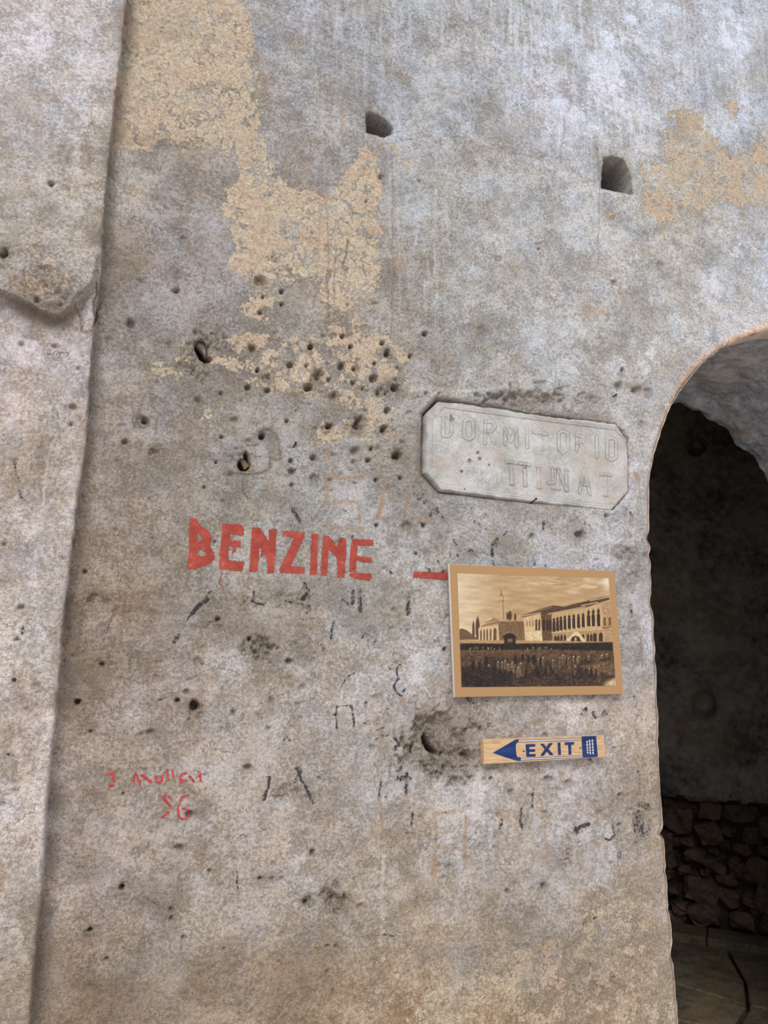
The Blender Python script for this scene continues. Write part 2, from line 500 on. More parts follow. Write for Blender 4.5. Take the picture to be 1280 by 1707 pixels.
RUST = [  # orange-brown ghosts of older lettering
 ([(604,797),(546,799)],6,.75),([(546,799),(545,838)],6,.9),([(545,836),(575,836),(598,838)],6,.6),([(600,840),(600,870)],6,.85),([(604,880),(545,878)],7,.8),
 ([(643,806),(636,838),(630,865)],6,.85),([(648,815),(655,840),(657,865)],6,.5),([(680,826),(676,848),(672,870)],6,.65),([(676,865),(720,868)],10,.35),([(738,842),(736,868)],5,.45),
 ([(632,1322),(636,1398)],7,.75),([(622,1370),(620,1390),(640,1400)],6,.6),([(664,1392),(670,1340),(678,1326),(686,1370)],8,.55),([(686,1370),(700,1342),(706,1395)],7,.5),
 ([(756,1352),(722,1356)],5,.7),([(724,1356),(724,1418)],6,.75),([(728,1387),(752,1386)],5,.6),([(724,1415),(760,1416)],6,.6),
 ([(775,1360),(774,1440)],5,.75),([(774,1440),(812,1437)],4,.7),([(832,1350),(830,1440)],5,.6),([(832,1350),(868,1392)],7,.5),([(842,1450),(860,1405)],6,.45),([(900,1340),(912,1440)],6,.55),
 ([(552,1322),(545,1315)],6,.8),([(537,1318),(548,1330)],5,.6),([(558,1362),(557,1376)],5,.8),([(727,1430),(722,1455)],11,.8),([(728,1480),(728,1488)],6,.8),([(752,1475),(754,1488)],5,.8),
 ([(668,1162),(672,1172)],7,.9),([(634,1240),(632,1250)],9,.7),([(938,1290),(930,1286)],7,.8),([(547,1274),(548,1280)],5,.6),([(668,1505),(672,1530)],14,.5),([(880,1420),(920,1440)],24,.3),
 ([(1060,790),(1062,800)],8,.9),([(118,520),(124,528)],10,.7),([(78,486),(86,480)],9,.6),([(88,1475),(92,1490)],5,.2),([(44,1470),(42,1500)],5,.8),([(30,1462),(36,1468)],10,.5),([(2,1440),(2,1470)],10,.6),
 ([(150,998),(158,1004)],8,.7),([(220,998),(232,996)],7,.5),([(990,1405),(996,1408)],9,.7),([(1180,270),(1186,300)],12,.25),([(1160,270),(1150,300)],9,.35),([(790,548),(812,548)],10,.2),([(535,300),(528,480)],4,.45),([(520,310),(540,330)],22,.22),
 ([(585,390),(572,440)],3,.5),([(545,400),(543,480)],3,.4),([(1010,455),(1030,455)],14,.3),([(980,520),(1010,520)],20,.35),([(955,530),(970,535)],8,.3),([(660,420),(665,445)],9,.6),([(670,510),(673,515)],8,.5),([(570,175),(570,225)],8,.5),([(402,78),(410,85)],6,.6),
 ([(270,1170),(262,1205)],3,.25),([(265,1205),(270,1210)],8,.5),([(545,755),(550,772)],7,.5),([(480,770),(495,790)],6,.3),([(190,150),(200,230)],18,.35),([(205,20),(225,60)],24,.3),
]
# brown dirt and painted shade: (x, y, rx, ry, strength)
DIRT_SHADE = [
 (208,60,20,80,.5),(196,200,16,60,.35),(182,330,14,120,.40),(160,620,14,120,.36),(140,860,16,180,.42),(118,1080,22,150,.5),(165,640,30,14,.35),(185,722,30,6,.3),  # first blobs follow the pier edge: brown tone plus its painted shade
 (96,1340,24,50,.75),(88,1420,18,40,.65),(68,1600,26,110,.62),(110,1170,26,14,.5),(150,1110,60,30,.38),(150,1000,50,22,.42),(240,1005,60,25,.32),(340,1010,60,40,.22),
 (430,1075,36,32,.55),(420,1050,60,30,.3),(540,990,90,34,.38),(590,1040,60,30,.28),(600,945,26,18,.22),(640,975,20,10,.3),
 (335,585,34,34,.42),(300,612,26,12,.30),(238,703,17,15,.75),(257,755,14,13,.55),(294,484,11,9,.6),(218,540,10,9,.5),(208,737,8,6,.5),(330,667,12,8,.6),
 (430,745,40,36,.25),(462,745,10,26,.45),(440,725,16,12,.65),(435,472,18,14,.65),(425,585,14,14,.45),(448,632,18,14,.55),(525,635,14,24,.68),(500,655,34,10,.35),(520,575,22,10,.4),
 (650,590,14,14,.35),(655,645,22,22,.42),(630,655,14,12,.35),(596,708,18,18,.62),(590,720,16,8,.5),(546,714,18,12,.42),(641,718,14,10,.6),(665,757,14,16,.5),(556,660,12,8,.5),
 (890,665,75,24,.45),(935,660,25,18,.35),(830,660,26,8,.4),(700,760,10,70,.45),(860,672,60,6,.5),(740,672,20,8,.4),(1055,645,28,9,.5),(1066,707,12,9,.5),(1010,700,20,8,.4),  # strips beside the plaque add painted shade to its groove
 (803,549,9,9,.7),(968,892,12,11,.6),(1010,860,30,8,.25),(1048,925,30,12,.4),(1065,960,20,30,.3),(1040,960,14,20,.35),(1060,870,16,10,.35),(1070,1000,14,30,.3),
 (735,1235,56,56,.36),(720,1280,34,24,.4),(760,1260,34,30,.3),(720,1195,40,22,.32),(790,1215,30,30,.25),(660,1230,40,40,.22),(500,1250,40,16,.15),
 (475,1320,26,14,.5),(510,1310,20,26,.35),(560,1495,24,28,.55),(575,1510,16,22,.5),(545,1480,16,14,.45),(512,1500,18,12,.4),(450,1462,26,14,.42),(430,1470,12,10,.4),
 (150,1555,24,20,.5),(170,1560,24,10,.35),(203,1484,12,11,.5),(178,1600,8,7,.5),(300,1413,20,9,.62),(270,1495,46,30,.35),(150,1440,40,30,.3),(160,1455,30,16,.3),
 (324,1180,14,12,.45),(430,1190,12,10,.35),(129,1170,12,6,.5),(330,1355,14,12,.6),(255,1221,14,10,.35),
 (60,470,50,30,.42),(15,430,28,34,.72),(8,445,14,20,.6),(80,520,60,14,.80),(90,535,40,12,.7),(20,508,40,8,.6),(60,500,20,14,.4),(140,510,14,22,.3),(158,400,16,24,.45),(115,680,10,8,.5),  # blobs along the ledge underside paint the shade below it
 (84,304,10,6,.6),(60,60,0,0,0),(60,240,26,30,.22),(95,100,14,60,.22),(30,160,20,22,.2),(20,330,36,20,.25),(75,350,30,30,.22),(40,760,34,20,.15),(70,790,22,60,.25),(50,860,8,8,0),(85,855,18,14,.35),(20,960,24,16,.32),(40,1175,26,24,.30),(20,1230,30,20,.2),(45,1520,22,30,.3),(20,1600,26,40,.2),
 (1045,300,14,60,.25),(1010,345,16,22,.35),(1035,365,26,14,.35),(990,250,14,30,.4),(1130,215,18,36,.35),(1100,380,18,12,.4),
 (300,40,40,30,.20),(310,60,50,14,.2),(250,235,60,16,.35),(380,300,10,10,.3),(560,160,20,30,.15),(400,250,30,30,.12),(630,240,20,20,.25),(640,280,8,30,.4),
 (480,1600,200,60,.20),(250,1650,260,60,.18),(800,1600,160,60,.16),(950,1560,120,50,.20),(860,1540,60,24,.2),(980,1590,40,20,.25),(740,1590,60,20,.2),(1000,1640,60,40,.2),(900,1690,120,30,.12),
 (1085,1500,30,80,.2),(1060,1350,36,60,.2),(950,1425,40,40,.2),(900,1460,40,30,.2),(905,1478,10,9,.5),(700,1500,30,30,.2),(640,1530,40,40,.12),(535,1420,14,12,.2),
 (620,1300,60,20,.12),(560,1220,60,40,.08),(505,1370,40,30,.12),(400,1240,60,30,.12),(690,830,40,30,.32),(720,860,50,20,.25),(830,905,40,30,.22),(770,920,24,20,.25),(860,840,100,6,.35),(790,690,10,4,.2),
 (490,905,30,12,.0),(500,835,30,16,.2),(412,700,30,10,.15),(370,650,40,12,.15),(400,560,30,10,.15),(1055,1100,20,50,.15),(1000,1180,30,20,.15),(1040,590,40,20,.08),(1000,500,60,20,.07),
]
# pits: (x, y, rx, ry, depth mm, hardness)
PITS = [
 (84,304,5,4,9),(8,432,9,12,26),(34,572,5,4,5),(90,575,4,3,5),(130,612,3,3,6),(120,678,6,4,6),(118,706,3,3,6),(23,1134,3.5,3.5,10),(45,1180,5,5,4),(34,1012,6,4,6),(6,907,4,3,8),(28,1066,4,3,6),(64,508,4,4,8),(98,517,10,4,14),(42,463,3,3,6),
 (294,484,8,6,9),(218,540,7,7,8),(180,565,7,4,3),(330,667,7,5,6),(368,655,4,4,6),(238,703,13,11,7),(240,702,5,5,12),(208,737,5,4,7),(257,755,10,9,6),(390,700,6,4,5),(369,729,4,3,7),(360,771,2.8,2.8,8),(340,812,3,3,6),
 (433,468,11,9,12),(438,495,3.4,3.4,9),(470,485,3.6,3.6,10),(470,506,4,3.6,10),(434,521,4,4,11),(420,582,8,8,10),(519,578,6,6,14),(483,608,6,6,12),(429,617,4,4,11),(446,628,10,8,9),(510,609,4,4,10),(530,622,9,8,18),(514,646,7,6,18),(521,634,9,16,7),(413,646,4,4,7),(446,651,5,4,8),
 (569,609,6,6,9),(585,577,3.5,3.5,10),(591,614,4,4,8),(548,633,4,4,7),(558,660,8,6,8),(589,638,5,5,8),(624,631,7,6,9),(605,648,3,3,7),(646,586,5,5,12),(648,594,10,9,5),(638,572,4,4,9),(659,645,7,7,16),(656,648,18,16,4),(632,655,10,9,5),(632,655,3,3,7),(625,605,3,3,7),(684,593,3,3,7),(708,557,4,4,10),(663,612,3,3,6),(571,560,3,3,7),
 (596,704,9,9,26),(598,708,16,16,7),(547,711,5,5,16),(547,714,13,10,5),(639,716,8,6,16),(641,718,13,9,5),(645,685,5,5,9),(478,702,4,4,7),(523,763,6,6,10),(525,766,9,8,5),(592,752,6,6,6),(619,748,3.6,3.6,9),(614,767,5,4,9),(589,770,5,5,6),(664,758,7,7,18),(664,757,13,13,6),(485,768,3.5,3.5,7),(487,786,5,5,7),(526,795,9,9,5),(486,808,3.5,3.5,7),(627,800,3,3,7),(668,797,3.4,3.4,7),
 (711,655,4,4,6),(733,655,3,3,6),(795,658,4,4,6),(828,661,6,4,6),(1030,643,6,6,7),(1058,650,8,6,8),(1080,653,6,6,5),(1067,706,9,6,7),(1036,617,2.6,3.4,9),(815,657,4,3,5),
 (968,891,7,6,11),(888,893,5,4,6),(1010,860,5,4,7),(741,953,3,3,5),(141,953,3,3,8),(150,1000,6,5,5),(363,1033,4,3,9),(354,1042,14,6,4),(416,1066,4,4,16),(432,1078,24,20,13),(440,1090,14,18,8),(324,1177,6.5,7,22),(328,1183,11,10,6),(296,1168,4,4,11),(311,1153,5,5,6),(151,1220,4,4,9),(129,1170,5,5,16),(170,1107,4,4,8),(330,1103,6,6,4),(337,1107,2,2,6),(250,1221,6,4,6),(267,1167,3,2,6),(388,1188,4,6,5),(262,1130,8,6,3),(315,1199,2,2,6),
 (205,1323,3,3,7),(318,1358,7,6,7),(303,1413,15,7,7),(203,1481,4,4,15),(203,1483,10,10,4),(150,1551,4.5,4.5,18),(150,1555,16,12,6),(178,1599,5,5,8),(285,1516,5,4,6),(285,1530,3,4,6),(349,1452,3,3,7),(413,1280,7,5,8),(373,1582,5,4,4),(433,1465,3,3,7),(306,1563,4,5,5),(255,1506,12,4,4),
 (520,1421,4,6,8),(545,1490,12,14,8),(565,1505,16,22,13),(560,1478,8,10,5),(512,1503,10,9,6),(510,1506,3.5,3.5,8),(600,1510,8,5,4),(450,1465,18,7,7),(482,1102,5,4,7),(452,1167,5,7,5),(545,1620,4,4,4),(545,1577,3,3,5),(560,1577,3,3,5),
 (741,1258,2.8,2.8,9),(777,1258,2.2,2.2,9),(817,1297,3,3,8),(850,1320,4,4,5),(905,1477,5,7,8),(937,1437,10,9,4),(946,1424,3,3,4),(991,1531,3,3,9),(1032,1325,4,4,8),(1032,1374,4,3,5),(945,1305,8,6,6),(845,1485,3,3,6),(975,1540,4,4,4),(681,1620,4,4,4),
 (1022,472,4,4,4),(700,300,3,3,3),(803,548,7,7,4),(898,415,2.5,2.5,5),(610,335,2.5,2.5,7),(600,205,1,1,0),(1100,440,5,5,2),(635,294,4,5,7),(741,1082,3,3,9),(708,875,4,4,7),(680,877,7,7,6),(628,876,3,3,8),(1007,1190,3,5,6),(912,1298,6,4,5),(562,907,6,9,3),(358,903,3,3,4),
 (735,1235,62,56,13),(722,1288,22,18,9),(700,1208,24,16,6),(768,1262,16,20,5),(785,1212,16,18,4),(335,585,42,38,8),(300,615,22,14,4),(890,668,70,22,9),(925,660,24,16,5),(835,664,26,7,5),
 (470,1000,60,12,3),(150,1000,40,10,4),(1048,925,22,10,6),(1072,900,7,9,12),(1076,925,6,6,10),(1052,960,14,24,5),(1070,880,10,4,4),(475,1320,22,12,5),(518,1328,8,10,5),
]
LUMPS = [  # raised plaster: (x, y, rx, ry, mm)
 (432,765,20,22,4),(440,735,26,18,-6),(462,745,14,26,-5),(232,462,9,5,4),(803,547,8,8,5),(355,575,14,22,6),(300,600,20,10,3),(280,615,18,14,3),(70,470,60,36,9),(230,470,5,9,2),
 (1070,375,40,14,4),(1035,355,18,12,3),(640,240,26,16,3),(525,645,34,18,2),(700,655,18,10,3),(180,530,20,40,4),(600,740,40,8,3),(250,1010,60,10,3),(340,1040,30,8,3),(500,1320,40,10,3),(740,1190,50,10,3),(865,650,60,8,4),
 (240,735,50,10,2),(520,1480,20,20,3),(590,1500,14,30,3),(290,1405,26,6,3),(700,1270,20,16,6),(1040,905,30,8,4),(1060,940,20,10,4),(960,1620,60,30,4),(780,1660,80,30,4),(600,1640,60,30,3),(400,1660,80,30,3),(900,1560,60,20,4),
]
WHITE = [(940,200,55,50,.9),(1010,120,45,100,.7),(900,110,40,90,.5),(840,60,30,60,.5),(1070,1000,24,60,.6),(960,1180,60,14,.7),(560,1240,50,50,.4),(600,1100,50,40,.4),(330,1150,60,30,.5),(720,1340,60,30,.4),(280,1460,40,40,.4),(120,1480,30,50,.4),(500,1120,40,30,.5),(30,1250,30,60,.5),(850,1180,30,14,.5),(905,60,60,50,.4),(1000,180,110,60,.5),(1040,60,60,70,.5),(1220,60,70,60,.5),(60,60,50,80,.6),(150,100,30,70,.6),(130,250,22,60,.5),(20,130,30,60,.3),(590,120,70,60,.25),(480,210,50,60,.4),(520,250,20,40,.4),
 (680,60,60,60,.2),(720,420,50,80,.3),(760,470,40,60,.3),(850,260,80,40,.2),(1080,600,30,60,.5),(1060,760,30,60,.4),(1000,870,60,30,.25),(30,590,50,50,.6),(20,660,26,60,.6),(60,700,30,60,.1),(100,760,20,60,.4),(30,860,40,40,.4),
 (30,1100,40,60,.4),(20,1300,30,60,.4),(60,1160,20,60,.3),(300,520,40,20,.3),(300,580,20,20,.25),(260,700,60,20,.25),(320,750,40,30,.2),(180,830,60,30,.1),(240,1140,80,40,.3),(360,1200,60,60,.25),(460,1130,60,60,.3),(560,1130,60,60,.3),
 (700,1110,30,60,.5),(640,1180,60,60,.25),(960,1200,50,20,.5),(860,1240,30,20,.2),(790,1330,18,50,.9),(680,1440,40,60,.4),(580,1380,60,60,.4),(490,1440,60,60,.4),(200,1420,50,60,.5),(180,1500,60,40,.45),(280,1380,30,60,.3),(900,1450,60,40,.3),(780,1480,30,60,.4),
 (1060,1100,30,50,.4),(1080,1010,20,60,.4),(870,880,60,30,.2),(760,860,50,40,.2),(650,950,30,40,.2),(620,920,14,40,.1),(900,1330,60,30,.3),(950,1300,60,30,.2),(420,880,1,1,0),(1180,480,60,50,.3),(1240,420,40,50,.5),(1080,230,40,50,.6),(640,780,20,30,.3),(165,250,0,0,0),(10,480,0,0,0),(434,772,17,18,1.0),(436,752,14,8,.8),
 (135,430,12,14,.8),(8,540,0,0,0),(120,440,1,1,0),(30,1500,40,60,.3),(20,1680,30,30,.2)]
WHITE_L = [([(94,722),(80,765),(74,800),(72,842)],5,1.0),([(640,1425),(637,1500),(636,1580)],6,.9),([(640,340),(640,1)],1,0),([(120,480),(118,520)],4,.4),([(780,620),(776,655)],10,.4),([(1012,880),(1014,945)],5,.7),([(760,880),(758,930)],7,.4),
 ([(590,1000),(640,1010)],2,.0),([(85,860),(80,960)],5,.4),([(70,990),(64,1100)],6,.3),([(700,1340),(696,1400)],10,.2)]
CRACKS = [(q0([(400,545),(430,525),(600,500),(660,480)]),2.2,.6),(q0([(640,260),(760,210),(880,190),(1000,280),(1085,420),(1100,560),(1125,740),(1140,800),(1000,840),(860,790)]),2.4,.5),(q0([(860,780),(880,880),(900,1000),(800,1090),(640,1150),(400,1170),(180,1150)]),2.6,.55),(q0([(440,730),(560,770),(660,800)]),2,.5),(q0([(0,790),(60,765),(120,775),(160,860)]),1.8,.5),([(160,470),(163,492),(158,508),(160,530),(156,545)],3,.9),([(122,512),(136,532),(136,552)],2.5,.7),([(0,492),(30,508),(60,522),(95,538),(120,526),(140,508)],4,.35),([(545,330),(548,540)],1.6,.35),([(559,400),(558,550)],1.6,.35),
 ([(580,400),(573,440)],2.5,.6),([(655,270),(655,560)],1.6,.3),([(997,250),(1000,330),(996,440)],2,.35),([(950,160),(935,255)],1.6,.3),([(848,255),(960,268)],2,.25),([(470,870),(480,868)],1,0),([(115,250),(105,280),(115,330)],2,.35),
 ([(235,845),(190,870)],1,.0),([(30,890),(40,900),(46,925)],2,.3),([(55,560),(60,600)],1,0),([(180,845),(170,900)],1,0),([(137,1015),(128,1090)],2.5,.4),([(193,1010),(173,1068)],2,.4),([(330,1425),(402,1520)],1,0),([(240,1495),(268,1512)],2.5,.5),
 ([(310,1135),(330,1128)],1.6,.4),([(1068,1060),(1070,1110)],2,.4),([(635,1220),(640,1235)],2,.4),([(1000,1355),(1005,1420)],1,0)]
STREAKS = [(900,60,200,150,1.0),(1200,90,160,140,.9),(1000,200,140,90,.9),(640,60,180,160,.5),(720,420,90,160,.55),(80,90,120,160,.35),(840,330,160,90,.35),(60,760,90,160,.25),(560,400,70,130,.25),(780,560,80,120,.3),(790,1400,60,120,.45),(60,1100,50,300,.25)]


def ell(PX, PY, x, y, rx, ry):
    return np.hypot((PX - x) / rx, (PY - y) / ry)


def survey(PX, PY, X, Z, pier=False):
    """height (towards the viewer, metres) and colour attributes for points seen at PX, PY"""
    shp = PX.shape
    h = 0.008 * fbm(X, Z, 1.6, 3, 1) + 0.0032 * fbm(X, Z, 9, 4, 5) + 0.0016 * fbm(X, Z, 38, 3, 9)
    n1 = fbm(X, Z, 26, 4, 31); n2 = fbm(X, Z, 90, 3, 57); n3 = fbm(X, Z, 12, 4, 91); n4 = fbm(X, Z, 12, 4, 131)
    h += 0.0010 * n2
    # colour
    wx = PX + 120 * n3; wy = PY + 120 * n4
    gx = np.clip(wx / 160.0, 0, 7.999); ix = gx.astype(int); fx = (gx - ix)[..., None]; fx = fx * fx * (3 - 2 * fx)
    ry = np.array(ROWS_Y, float)
    yy = np.clip(wy, 0, 1706.9); iy = np.clip(np.searchsorted(ry, yy, 'right') - 1, 0, len(ry) - 2)
    fy = ((yy - ry[iy]) / (ry[iy + 1] - ry[iy]))[..., None]; fy = fy * fy * (3 - 2 * fy)
    T = TINT_LIN
    # columns 0 belongs to the pier, the rest to the wall
    c = (T[iy, ix] * (1 - fx) + T[iy, ix + 1] * fx) * (1 - fy) + (T[iy + 1, ix] * (1 - fx) + T[iy + 1, ix + 1] * fx) * fy
    if pier:
        k = np.clip((PX / 170.0), 0, 1)[..., None] * .25
        c0 = T[iy, 0] * (1 - fy) + T[iy + 1, 0] * fy
        c = c0 * (1 - k) + c * k
    tint = np.concatenate([c, np.zeros(shp + (1,))], -1)
    flake = np.zeros(shp); coal = np.zeros(shp); rust = np.zeros(shp); dirt_shade = np.zeros(shp)
    crack = np.zeros(shp); rough = np.zeros(shp); streak = np.zeros(shp); hole_shade_dust = np.zeros(shp); white = np.zeros(shp)

    flat = {}

    def box(x0, y0, x1, y1):
        m = (PX > x0) & (PX < x1) & (PY > y0) & (PY < y1)
        r = np.flatnonzero(m.any(1)); q = np.flatnonzero(m.any(0))
        if len(r) == 0: return None
        return slice(r[0], r[-1] + 1), slice(q[0], q[-1] + 1)

    for poly, s in FLAKES:
        if s <= 0: continue
        xs = [p[0] for p in poly]; ys = [p[1] for p in poly]
        w = box(min(xs) - 50, min(ys) - 50, max(xs) + 50, max(ys) + 50)
        if w is None: continue
        d = sdf_poly(PX[w], PY[w], poly) + 14 * n1[w] + 5 * n2[w]
        flake[w] = np.maximum(flake[w], s * smooth(-12, 14, d))
    for lst, arr in ((CHAR, coal), (RUST, rust), (CRACKS, crack), (WHITE_L, white)):
        for pts, wd, s in lst:
            if s <= 0: continue
            xs = [p[0] for p in pts]; ys = [p[1] for p in pts]
            pad = wd + 12
            w = box(min(xs) - pad, min(ys) - pad, max(xs) + pad, max(ys) + pad)
            if w is None: continue
            jx = PX[w] + 5 * n1[w] + 1.5 * n2[w]; jy = PY[w] + 5 * np.roll(n1[w], 7, 0) + 1.5 * n2[w]
            d = sdf_line(jx, jy, pts, wd)
            arr[w] = np.maximum(arr[w], s * smooth(-1.6, min(1.6, wd * .35), d))
    for (x, y, rx, ry_, s) in DIRT_SHADE:
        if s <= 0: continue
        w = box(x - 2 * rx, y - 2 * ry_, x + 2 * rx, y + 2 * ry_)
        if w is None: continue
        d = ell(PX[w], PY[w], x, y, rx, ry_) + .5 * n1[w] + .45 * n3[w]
        dirt_shade[w] = 1 - (1 - dirt_shade[w]) * (1 - s * smooth(1.35, .25, d))
    for (x, y, rx, ry_, s) in WHITE:
        if s <= 0: continue
        w = box(x - 1.8 * rx, y - 1.8 * ry_, x + 1.8 * rx, y + 1.8 * ry_)
        if w is None: continue
        d = ell(PX[w], PY[w], x, y, rx, ry_) + .5 * n3[w]
        white[w] = np.maximum(white[w], s * smooth(1.4, .2, d))
    for (x, y, rx, ry_, s) in STREAKS:
        w = box(x - 1.6 * rx, y - 1.6 * ry_, x + 1.6 * rx, y + 1.6 * ry_)
        if w is None: continue
        streak[w] = np.maximum(streak[w], s * smooth(1.3, .3, ell(PX[w], PY[w], x, y, rx, ry_) + .5 * n3[w]))
    for (x, y, rx, ry_, mm) in LUMPS:
        w = box(x - 2 * rx, y - 2 * ry_, x + 2 * rx, y + 2 * ry_)
        if w is None: continue
        h[w] += mm * .001 * smooth(1.3, .4, ell(PX[w], PY[w], x, y, rx, ry_) + .7 * n1[w])
    for (x, y, rx, ry_, mm) in PITS:
        if mm <= 0: continue
        pad = max(rx, ry_) * 2
        w = box(x - pad, y - pad, x + pad, y + pad)
        if w is None: continue
        big = max(rx, ry_) > 8.5
        d = ell(PX[w], PY[w], x, y, rx, ry_) + (1.0 * n1[w] if big else .55 * n1[w]) + .5 * n2[w]
        h[w] -= mm * .001 * (smooth(1.12, .35, d) if big else smooth(1.25, .45, d) * 1.25)
        if big:
            h[w] += (.0035 * n2[w] + .003 * n1[w]) * smooth(1.2, .8, d)
            rough[w] = np.maximum(rough[w], .55 * smooth(1.1, .7, d))
        else:
            dirt_shade[w] = np.maximum(dirt_shade[w], .5 * smooth(1.9, .9, d))
            hole_shade_dust[w] = np.maximum(hole_shade_dust[w], (.42 if mm >= 7 else .12) * smooth(.95, .35, d))
    # scatter of small pocks
    rr = np.random.RandomState(5)
    zones = [(90,1100,380,1690,110,3.5,2.3),(380,690,540,820,60,4,2.6),(100,700,860,1300,60,3.5,2.2),(640,1110,850,1500,80,3.5,2.4),(0,90,560,1700,30,3,2.4),(650,1100,0,640,24,2.5,1.6)]
    for (x0, x1, y0, y1, n, dep, rad) in zones:
        for _ in range(n):
            x, y = rr.uniform(x0, x1), rr.uniform(y0, y1); r = rad * rr.uniform(.6, 1.5); mm = dep * rr.uniform(.3, 1.3)
            w = box(x - 2 * r - 1, y - 2 * r - 1, x + 2 * r + 1, y + 2 * r + 1)
            if w is None: continue
            d = ell(PX[w], PY[w], x, y, r * rr.uniform(.7, 2.4), r) + .7 * n1[w] + .5 * n2[w]
            h[w] -= mm * .001 * smooth(1.3, .4, d)
            dirt_shade[w] = np.maximum(dirt_shade[w], rr.uniform(.2, .55) * smooth(1.6, .8, d))
    return h, tint, dict(flake=flake, coal=coal, rust=rust, dirt_shade=dirt_shade, crack=crack, rough=rough, streak=streak, hole_shade_dust=hole_shade_dust, white=white), n1, n2


def pack(tint, m):
    tint = tint.copy(); tint[..., 3] = m['white']
    marks = np.stack([m['flake'], m['coal'], m['rust'], m['dirt_shade']], -1)
    wear = np.stack([m['crack'], m['rough'], m['streak'], m['hole_shade_dust']], -1)
    return {'tint': tint.reshape(-1, 4), 'marks': marks.reshape(-1, 4), 'wear': wear.reshape(-1, 4)}


def axis(a0, a, b, b1, s0, s1, coarse=.03):
    """coordinates: coarse a0..a, fine a..b with spacing s0->s1, coarse b..b1"""
    v = [a]
    while v[-1] < b:
        v.append(v[-1] + s0 + (s1 - s0) * (v[-1] - a) / (b - a))
    lo = []; s = s0; x = a
    while x > a0:
        s = min(coarse, s * 1.3); x -= s; lo.append(x)
    hi = []; s = s1; x = v[-1]
    while x < b1:
        s = min(coarse, s * 1.3); x += s; hi.append(x)
    return np.array(lo[::-1] + v + hi)


# ------------------------------------------------------------------ main wall with the arched doorway
AX, AZ, AR = 1.782, EYE + .3236, .6093      # arch centre and radius
THICK = .72


def edge_wobble(s):
    z = np.zeros_like(s)
    return .0065 * fbm(s, z, 6, 3, 201) + .0045 * fbm(s, z, 30, 3, 207) * smooth(.3, 0, s - 1.75)


def jamb_x(z):
    """left jamb position"""
    w = edge_wobble(z)
    bite = np.zeros_like(z)
    for py, dep, hh in ((898, 6, 9), (925, 5, 8), (1391, 9, 5), (1005, 3, 12), (1520, 3, 5), (1597, 5, 10), (1455, 3, 4), (1240, 3, 12)):
        zz = to_wall(1085., float(py))[1]
        bite += .0013 * dep * np.exp(-((z - zz) / (.0014 * hh)) ** 2)
    return AX - AR + w * .8 - bite - .004 * smooth(1.9, 1.4, z) + .009 * smooth(1.3, .8, z)


def opening_sd(x, z):
    """signed distance to the doorway, negative inside the opening"""
    below = z < AZ
    d1 = np.maximum(jamb_x(z) - x, x - (AX + AR + edge_wobble(z + 9)))
    ang = np.arctan2(z - AZ, x - AX)
    d2 = np.hypot(x - AX, z - AZ) - (AR + arch_w(ang))
    return np.where(below, d1, d2)


def arch_w(ang):
    s = (math.pi - ang)
    return edge_wobble(s * AR + 20) * .8 * smooth(0, .3, s)


xs = axis(-.55, -.20, 1.74, 1.75, .0024, .0030)
_hi = axis(1.745, 1.7455, 2.46, 4.7, .0065, .0065)
xs = np.concatenate([xs[xs < 1.743], _hi[_hi > 1.7452]])
zs = axis(-.03, .76, 3.68, 5.4, .0024, .0034)
X, Z = np.meshgrid(xs, zs)
PX, PY = project(X, np.zeros_like(X), Z)
H, tint, mk, n1, n2 = survey(PX, PY, X, Z)

# putlog holes
for poly in ([(611,187),(618,186),(631,190),(645,198),(655,211),(656,219),(641,226),(613,217)],
             [(1007,263),(1022,261),(1038,264),(1050,288),(1055,322),(1030,318),(1003,313),(1004,290)]):
    d = sdf_poly(PX, PY, poly) + 1.2 * n2
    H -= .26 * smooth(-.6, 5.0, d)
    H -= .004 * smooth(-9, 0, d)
    mk['hole_shade_dust'] = np.maximum(mk['hole_shade_dust'], .85 * smooth(.5, 5, d))  # interior painted near black, shade put into the colour
    mk['dirt_shade'] = np.maximum(mk['dirt_shade'], .6 * smooth(-5, 0, d))
# the deep hole beside the exit board, the hole of the wedged stone, the hole of the peg
def q(pts, ox, oy, s):
    return [(ox + a / s, oy + b / s) for a, b in pts]
d = sdf_poly(PX, PY, q([(296,500),(340,462),(380,520),(420,600),(480,670),(500,715),(420,712),(340,650),(300,570)], 660, 1150, 6.4)) + 1.0 * n2
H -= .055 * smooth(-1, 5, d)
mk['hole_shade_dust'] = np.maximum(mk['hole_shade_dust'], .8 * smooth(0, 5, d))
d = sdf_poly(PX, PY, q([(345,470),(400,450),(470,560),(590,700),(570,780),(500,730),(420,600)], 660, 1150, 6.4))
H -= .010 * smooth(-2, 5, d); mk['dirt_shade'] = np.maximum(mk['dirt_shade'], .55 * smooth(-2, 3, d))
STONE_HOLE = q([(295,310),(360,235),(450,205),(540,260),(590,370),(600,540),(690,640),(600,700),(520,680),(420,600),(330,430)], 300, 550, 12.8)
d = sdf_poly(PX, PY, STONE_HOLE) + .6 * n2
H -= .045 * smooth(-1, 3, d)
mk['hole_shade_dust'] = np.maximum(mk['hole_shade_dust'], .8 * smooth(0, 2.5, d)); mk['dirt_shade'] = np.maximum(mk['dirt_shade'], .7 * smooth(-4, 0, d))
PEG_HOLE = q([(340,700),(380,660),(440,740),(475,960),(470,1030),(370,1090),(260,1070),(205,990),(210,900),(260,830),(335,830)], 380, 700, 12.8)
d = sdf_poly(PX, PY, PEG_HOLE) + .6 * n2
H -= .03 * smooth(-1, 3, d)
mk['hole_shade_dust'] = np.maximum(mk['hole_shade_dust'], .8 * smooth(0, 2.5, d)); mk['dirt_shade'] = np.maximum(mk['dirt_shade'], .5 * smooth(-4, 0, d))
